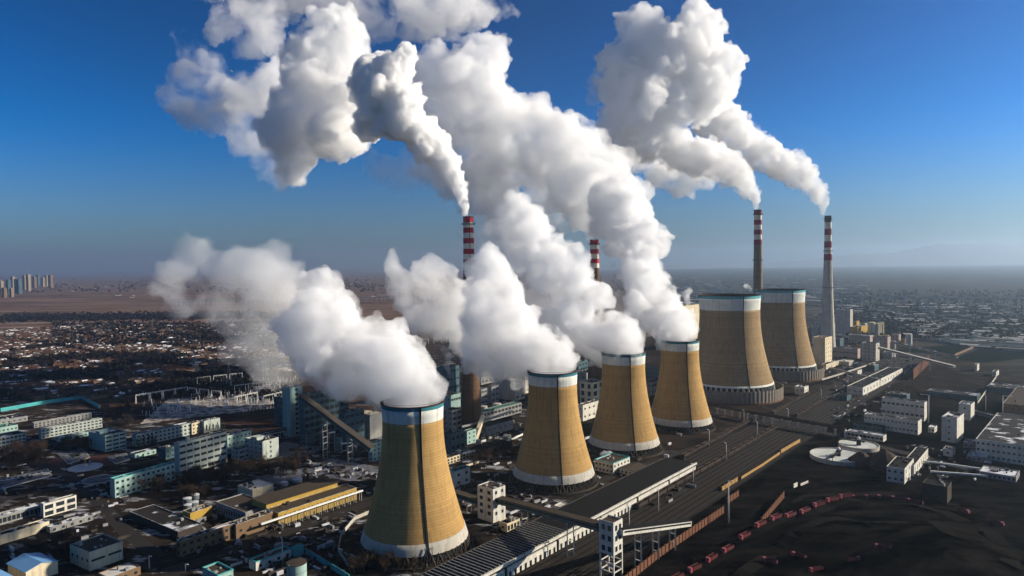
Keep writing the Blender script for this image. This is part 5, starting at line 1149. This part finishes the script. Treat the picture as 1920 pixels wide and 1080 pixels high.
def ico(sub):
    b = bmesh.new(); bmesh.ops.create_icosphere(b, subdivisions=sub, radius=1)
    v = np.array([x.co[:] for x in b.verts]); f = np.array([[q.index for q in x.verts] for x in b.faces]); b.free()
    return v, f
ICO, ICO1 = ico(2), ico(1)
def plume(name, label, keys, seed, mat, voxel=2.5, kids=10, grand=5, rough=1.0, cat='steam plume', step=0.45, jit=0.35, ks=(0.3, 0.6), fine=0):
    """keys: lists of (px, py, depth, radius in px) down the middle of the plume; balls along them, smaller balls on those."""
    rng = np.random.default_rng(seed)
    paths = [[(np.array(atY(a, b, Y)), r*Y/F) for a, b, Y, r in seg] for seg in keys]; ctr = paths[0]
    balls = []
    for (p0, r0), (p1, r1) in [e for q in paths for e in zip(q[:-1], q[1:])]:
        L = np.linalg.norm(p1-p0); t = 0.0
        while t < 1:
            r = r0+(r1-r0)*t; p = p0+(p1-p0)*t
            balls.append((p+rng.normal(size=3)*r*jit*(0.0 if p0 is ctr[0][0] else 0.6), r*rng.uniform(0.75, 0.95)))
            t += max(step*r/L, 0.02)
    for q in paths: balls.append((q[-1][0], q[-1][1]*0.8))
    # smaller balls on the balls, three generations, leaving out whatever is buried inside a big one
    Bc, Br = np.array([c for c, _ in balls]), np.array([r for _, r in balls])
    def shown(c, r): return not np.any(np.linalg.norm(Bc-c, axis=1)+r*0.6 < Br)
    def grow(src, n, k0, k1, lo, hi, away):
        res = []
        for c, r, d0 in src:
            for _ in range(n):
                d = rng.normal(size=3); d /= np.linalg.norm(d)
                if d0 is not None:
                    if d@d0 < away: d = -d
                rr = r*rng.uniform(k0, k1); cc = c+d*r*rng.uniform(lo, hi)
                if rr > voxel*0.8 and shown(cc, rr): res.append((cc, rr, d))
        return res
    g1 = grow([(c, r, None) for c, r in balls], kids, ks[0], ks[1], 0.72, 1.0, 0)
    g2 = grow(g1, grand, 0.28, 0.5, 0.8, 0.98, -0.1)
    g3 = grow(g2, fine, 0.3, 0.5, 0.8, 0.98, -0.1) if fine else []
    def cloud(lst, ic):
        v0, f0 = ic
        if not lst: return np.zeros((0, 3)), np.zeros((0, 3), int)
        return np.concatenate([v0*r+c for c, r, _ in lst]), np.concatenate([f0+i*len(v0) for i in range(len(lst))])
    V1, F1 = cloud([(c, r, 0) for c, r in balls]+g1+g2, ICO); V2, F2 = cloud(g3, ICO1)
    V = np.concatenate([V1, V2]); Fa = np.concatenate([F1, F2+len(V1)])
    base = ctr[0][0]
    me = bpy.data.meshes.new(name); me.from_pydata((V-base).tolist(), [], Fa.tolist()); me.update()
    o = bpy.data.objects.new(name, me); o.location = base; COL.objects.link(o)
    m = o.modifiers.new('r', 'REMESH'); m.mode = 'VOXEL'; m.voxel_size = voxel
    R = float(np.mean([r for _, r in balls]))
    for k, (sz, st) in enumerate(((R*0.9, R*0.34*rough), (R*0.35, R*0.24*rough), (R*0.12, R*0.09*rough))):
        t = bpy.data.textures.new('billow', 'CLOUDS'); t.noise_scale = sz; t.noise_depth = 3; t.noise_basis = 'BLENDER_ORIGINAL'
        d = o.modifiers.new('d', 'DISPLACE'); d.texture = t; d.texture_coords = 'LOCAL'; d.strength = st; d.mid_level = 0.55
    o.data.materials.append(mat)
    o['label'] = label; o['category'] = cat
    return o
crisp, mid, soft = torn_mat('steam_dense', .45, 9, .36, soft=.2, rate=.16, color=(.992, .992, .992)), torn_mat('steam_mid', .17, 24, .36, soft=.3, rate=.24, color=(.992, .992, .992)), torn_mat('steam_soft', .2, 20, .36, soft=.3, rate=.3, color=(.962, .964, .97))
bank, thin, wisp = torn_mat('steam_bank', .07, 45, .36, soft=.2, rate=.5), torn_mat('steam_thin', .03, 50, .4, rate=.7), steam_mat('steam_wisp', .010, 0)
torn, tornt = torn_mat('torn_steam', .045, 80, .40, surf=0, rate=.5), torn_mat('torn_steam_thin', .04, 60, .40, surf=0, rate=.5)
def Yr(Y0, Y1, *pts): n = max(1, len(pts)-1); return [(x, y, Y0+(Y1-Y0)*i/n, r) for i, (x, y, r) in enumerate(pts)]
plume('smoke_plume', 'dense cauliflower smoke plume leaning left from the left striped chimney', [Yr(c1[0].y, c1[0].y+10, (874, 400, 8), (872, 385, 9), (866, 362, 13), (854, 335, 19), (835, 303, 26), (806, 268, 33), (775, 238, 39), (742, 205, 48), (725, 172, 46), (742, 130, 40), (760, 103, 22)), Yr(700, 705, (715, 215, 40), (690, 228, 30), (700, 252, 16)), Yr(700, 700, (705, 120, 32), (690, 150, 36), (690, 185, 34))], 1, crisp, voxel=1.15, kids=26, grand=7, ks=(.2, .42), fine=3)
plume('smoke_plume', 'huge billowing smoke head at top left, sunlit top and grey underside', [Yr(740, 770, (665, 262, 36), (632, 250, 62), (590, 240, 70), (560, 270, 55), (545, 310, 34), (530, 335, 20)), Yr(745, 745, (670, 210, 44), (650, 170, 50), (640, 140, 46)), Yr(755, 755, (585, 180, 66), (610, 110, 66), (580, 70, 40), (620, 50, 34), (665, 62, 36), (660, 110, 40)), Yr(745, 750, (540, 180, 34), (522, 230, 26)), Yr(755, 755, (560, 130, 34), (550, 90, 22))], 2, mid, voxel=1.5, kids=26, grand=7, ks=(.2, .42), fine=2)
plume('smoke_plume', 'dense white smoke from the chimney behind the two big towers, swelling to a tall column', [Yr(c3[0].y, c3[0].y+20, (1421, 387, 7), (1417, 368, 11), (1405, 350, 17), (1382, 328, 25), (1347, 305, 32), (1300, 288, 38), (1255, 268, 44)), Yr(1080, 1110, (1240, 240, 60), (1235, 190, 66), (1240, 140, 76), (1270, 90, 68), (1305, 55, 44), (1300, 25, 26)), Yr(1090, 1100, (1215, 60, 40), (1180, 45, 26), (1160, 30, 12)), Yr(1090, 1090, (1335, 100, 42), (1365, 125, 30), (1330, 165, 46), (1310, 200, 40)), Yr(1100, 1100, (1180, 120, 44), (1185, 190, 50), (1180, 245, 44), (1210, 280, 40))], 3, mid, voxel=1.9, kids=26, grand=7, ks=(.2, .42), fine=2)
plume('smoke_plume', 'smoke plume trailing left from the rightmost chimney into the tall column', [Yr(c4[0].y, c4[0].y+20, (1545, 399, 6), (1541, 380, 10), (1532, 358, 17), (1514, 336, 22), (1492, 318, 26), (1465, 302, 29), (1432, 288, 33), (1395, 262, 36), (1365, 245, 34), (1330, 225, 40)), Yr(1225, 1225, (1510, 302, 14), (1490, 290, 14)), Yr(1225, 1225, (1400, 310, 24), (1370, 290, 30))], 4, mid, voxel=1.9, kids=26, grand=7, ks=(.2, .42), fine=2)
plume('smoke_plume', 'soft grey low tail under the right-hand smoke column', [Yr(1150, 1150, (1330, 330, 24), (1285, 335, 28), (1240, 325, 26), (1200, 295, 26), (1150, 280, 20)), Yr(1150, 1150, (1270, 352, 16), (1280, 362, 8))], 14, bank, voxel=2.6, kids=14, grand=4)
plume('smoke_plume', 'faint grey wing of smoke on the left side of the right-hand column', [Yr(1130, 1130, (1160, 120, 34), (1130, 165, 26), (1108, 185, 12))], 34, thin, voxel=2.6, kids=14, grand=4, rough=1.4)
def rimkey(i, r=1.0, dz=.25):
    p, H, rt = tw_pos[i]; x, y = P((p.x, p.y, H+rt*dz)); return (x, y, p.y, rt*.93*r*F/p.y)
def steam(i, lab, segs, seed, mat_, voxel, **kw):
    k = rimkey(i); y0 = tw_pos[i][0].y
    plume('steam_plume', lab, [[k, (k[0]-3, k[1]-14, y0+2, k[3]*1.02)]+segs[0]]+segs[1:], seed, mat_, voxel, **kw)
steam(0, 'big white steam cloud rolling left from the nearest cooling tower', [Yr(392, 420, (762, 708, 62), (720, 690, 70), (680, 650, 72), (635, 605, 58), (608, 560, 42), (600, 532, 20)), Yr(400, 410, (660, 700, 48), (620, 690, 50), (600, 650, 56), (570, 610, 50)), Yr(385, 385, (800, 700, 30), (815, 725, 22)), Yr(405, 405, (720, 630, 40), (740, 660, 40))], 5, soft, 1.35, kids=16, grand=6, fine=2, rough=1.25)
plume('steam_plume', 'thin drifting tail of the nearest tower steam over the village', [Yr(440, 470, (590, 620, 60), (540, 590, 56), (510, 520, 50), (455, 505, 44), (410, 505, 34), (365, 475, 30), (340, 450, 16)), Yr(450, 470, (520, 650, 48), (460, 630, 36), (420, 580, 30), (350, 560, 40), (318, 530, 34), (345, 490, 34)), Yr(440, 440, (570, 690, 34), (500, 685, 34), (430, 660, 26)), Yr(445, 445, (540, 470, 20), (510, 470, 28))], 15, tornt, 1.7, kids=14, grand=5, rough=1.5, ks=(.25, .5))
steam(1, 'white steam cloud from the second cooling tower, rolling up and left', [Yr(515, 545, (1020, 665, 44), (975, 655, 50), (930, 640, 52), (915, 590, 50), (925, 545, 46), (925, 500, 32), (915, 470, 18)), Yr(520, 530, (930, 680, 30), (895, 672, 30), (885, 640, 24)), Yr(510, 510, (1050, 660, 26)), Yr(530, 530, (990, 620, 30), (960, 590, 34), (955, 550, 26))], 6, soft, 1.5, kids=16, grand=6, fine=2, rough=1.25)
plume('steam_plume', 'softer older steam left of the second tower, before the left chimney', [Yr(570, 600, (890, 590, 40), (850, 560, 46), (810, 525, 36), (790, 505, 22)), Yr(580, 580, (840, 600, 44), (790, 590, 34), (760, 570, 24)), Yr(580, 580, (775, 545, 28), (740, 530, 20), (735, 490, 14), (738, 470, 8)), Yr(560, 560, (880, 640, 30), (870, 620, 36))], 16, bank, 1.8, kids=14, grand=5, rough=1.4)
steam(2, 'white steam cloud from the third cooling tower, climbing left', [Yr(600, 680, (1158, 632, 40), (1120, 615, 46), (1080, 595, 44), (1085, 555, 36), (1045, 520, 40), (1025, 480, 36), (990, 445, 34), (965, 395, 36)), Yr(610, 620, (1060, 630, 34), (1035, 600, 30)), Yr(620, 620, (1120, 555, 30), (1125, 540, 18)), Yr(640, 640, (1080, 490, 26), (1040, 470, 30))], 7, soft, 1.6, kids=16, grand=6, fine=2, rough=1.25)
steam(3, 'white steam column from the fourth cooling tower, rising steeply', [Yr(690, 820, (1265, 603, 34), (1238, 580, 38), (1215, 540, 38), (1200, 500, 38), (1185, 450, 40), (1165, 410, 46), (1140, 370, 52)), Yr(700, 705, (1205, 600, 26), (1190, 570, 24))], 8, soft, 1.7, kids=16, grand=6, fine=2, rough=1.25)
plume('steam_plume', 'half-transparent steam drifting between the second and third tower columns', [Yr(640, 660, (1040, 640, 30), (1000, 600, 44), (985, 550, 44), (975, 500, 40), (960, 455, 36), (935, 430, 26))], 41, thin, 2.2, kids=14, grand=5, rough=1.4)
plume('steam_plume', 'half-transparent steam drifting between the third and fourth tower columns', [Yr(740, 760, (1190, 640, 20), (1168, 590, 28), (1160, 550, 26), (1168, 500, 24))], 42, thin, 2.2, kids=14, grand=5, rough=1.4)
plume('steam_plume', 'broad merged steam bank filling the middle sky between both chimney plumes', [Yr(900, 950, (1112, 425, 12), (1110, 385, 40), (1095, 340, 62), (1110, 300, 58), (1060, 280, 66), (1000, 270, 66), (965, 225, 46), (930, 270, 66), (900, 320, 60), (930, 360, 50), (960, 400, 40)), Yr(930, 950, (900, 230, 62), (880, 170, 60), (900, 120, 46), (925, 95, 32), (820, 170, 56), (800, 120, 40), (840, 240, 60)), Yr(940, 940, (1150, 330, 44), (1165, 390, 40), (1180, 350, 24)), Yr(940, 940, (1100, 250, 34), (1070, 235, 22)), Yr(930, 930, (1000, 215, 34), (1010, 205, 18)), Yr(960, 960, (880, 90, 24), (945, 80, 14)), Yr(940, 940, (870, 350, 34), (840, 310, 40), (800, 310, 34))], 9, bank, 2.2, kids=16, grand=6, rough=1.2)
plume('steam_plume', 'faint low haze of steam below the left smoke plume', [Yr(900, 900, (840, 330, 38), (790, 310, 34), (735, 320, 28), (700, 300, 24))], 19, wisp, 2.6, kids=14, grand=4, rough=1.6)
plume('steam_plume', 'thin veil of old steam between the left striped chimney and the third tower steam', [Yr(960, 960, (900, 380, 34), (930, 420, 40), (965, 450, 34), (980, 490, 26)), Yr(960, 960, (885, 440, 20), (905, 460, 26)), Yr(960, 960, (1010, 330, 40), (1040, 390, 36), (1050, 430, 20))], 40, thin, voxel=2.4, kids=14, grand=5, rough=1.5)
plume('cloud_wisp', 'ragged torn steam shred drifting at the upper left', [Yr(1000, 1050, (515, 150, 46), (490, 200, 50), (440, 185, 46), (395, 165, 42), (350, 150, 34), (330, 175, 34), (300, 178, 10)), Yr(1000, 1000, (400, 120, 34), (355, 100, 26), (345, 70, 20)), Yr(1000, 1000, (470, 250, 30), (455, 285, 16), (435, 240, 22)), Yr(1000, 1000, (400, 225, 30), (360, 210, 26), (340, 195, 22)), Yr(1000, 1000, (510, 270, 34), (505, 310, 30), (525, 345, 20)), Yr(1020, 1030, (410, 50, 30), (450, 30, 40), (500, 40, 40), (500, 80, 28), (460, 90, 24))], 10, torn, 2.5, kids=22, grand=6, rough=1.5, ks=(.22, .45), cat='cloud')
plume('cloud_wisp', 'grey torn steam bank along the top edge of the picture', [Yr(1100, 1100, (400, -20, 30), (480, -10, 40), (560, -10, 40), (640, 0, 40), (720, 15, 54), (790, 25, 55), (850, 20, 44), (905, 5, 32), (940, 15, 16), (968, 25, 10))], 11, torn, 2.8, kids=18, grand=6, rough=1.6, cat='cloud')
plume('steam_plume', 'tiny white puff on the roof vent of the white pump house', [Yr(G(1148, 860).y, G(1148, 860).y, (1148, 866, 2), (1147, 856, 3.5), (1143, 848, 4.5), (1134, 850, 4.5), (1127, 852, 4))], 21, crisp, .5, kids=6, grand=2)
plume('steam_plume', 'small white puff rising beside the left big cooling tower', [Yr(1100, 1100, (1290, 572, 4), (1288, 560, 7), (1284, 550, 7), (1294, 544, 5)), ], 22, mid, 1.6, kids=8, grand=2)
plume('steam_plume', 'small white puff right above the left big tower rim', [Yr(1150, 1150, (1408, 543, 4), (1402, 538, 5), (1397, 536, 4))], 23, mid, 1.6, kids=8, grand=2)
plume('steam_plume', 'little curl of steam between the near tower and the brown chimney', [Yr(640, 640, (850, 709, 3), (843, 700, 5), (838, 685, 6), (842, 670, 7), (835, 655, 8))], 24, mid, 1.2, kids=8, grand=2)
# ------------------------------------------------------------------ haze
def haze():
    mb = MB().box(-30000, 30000, -2000, 26000, -4, 660); o = mb.build('haze', vol_mat('haze', HAZE, (.60, .76, .90), .70)); tag(o, kind='stuff')
HAZE = 7.5e-5
haze()
# every smoke plume belongs to one family
for o in COL.objects:
    if '_d' in o.keys(): del o['_d']
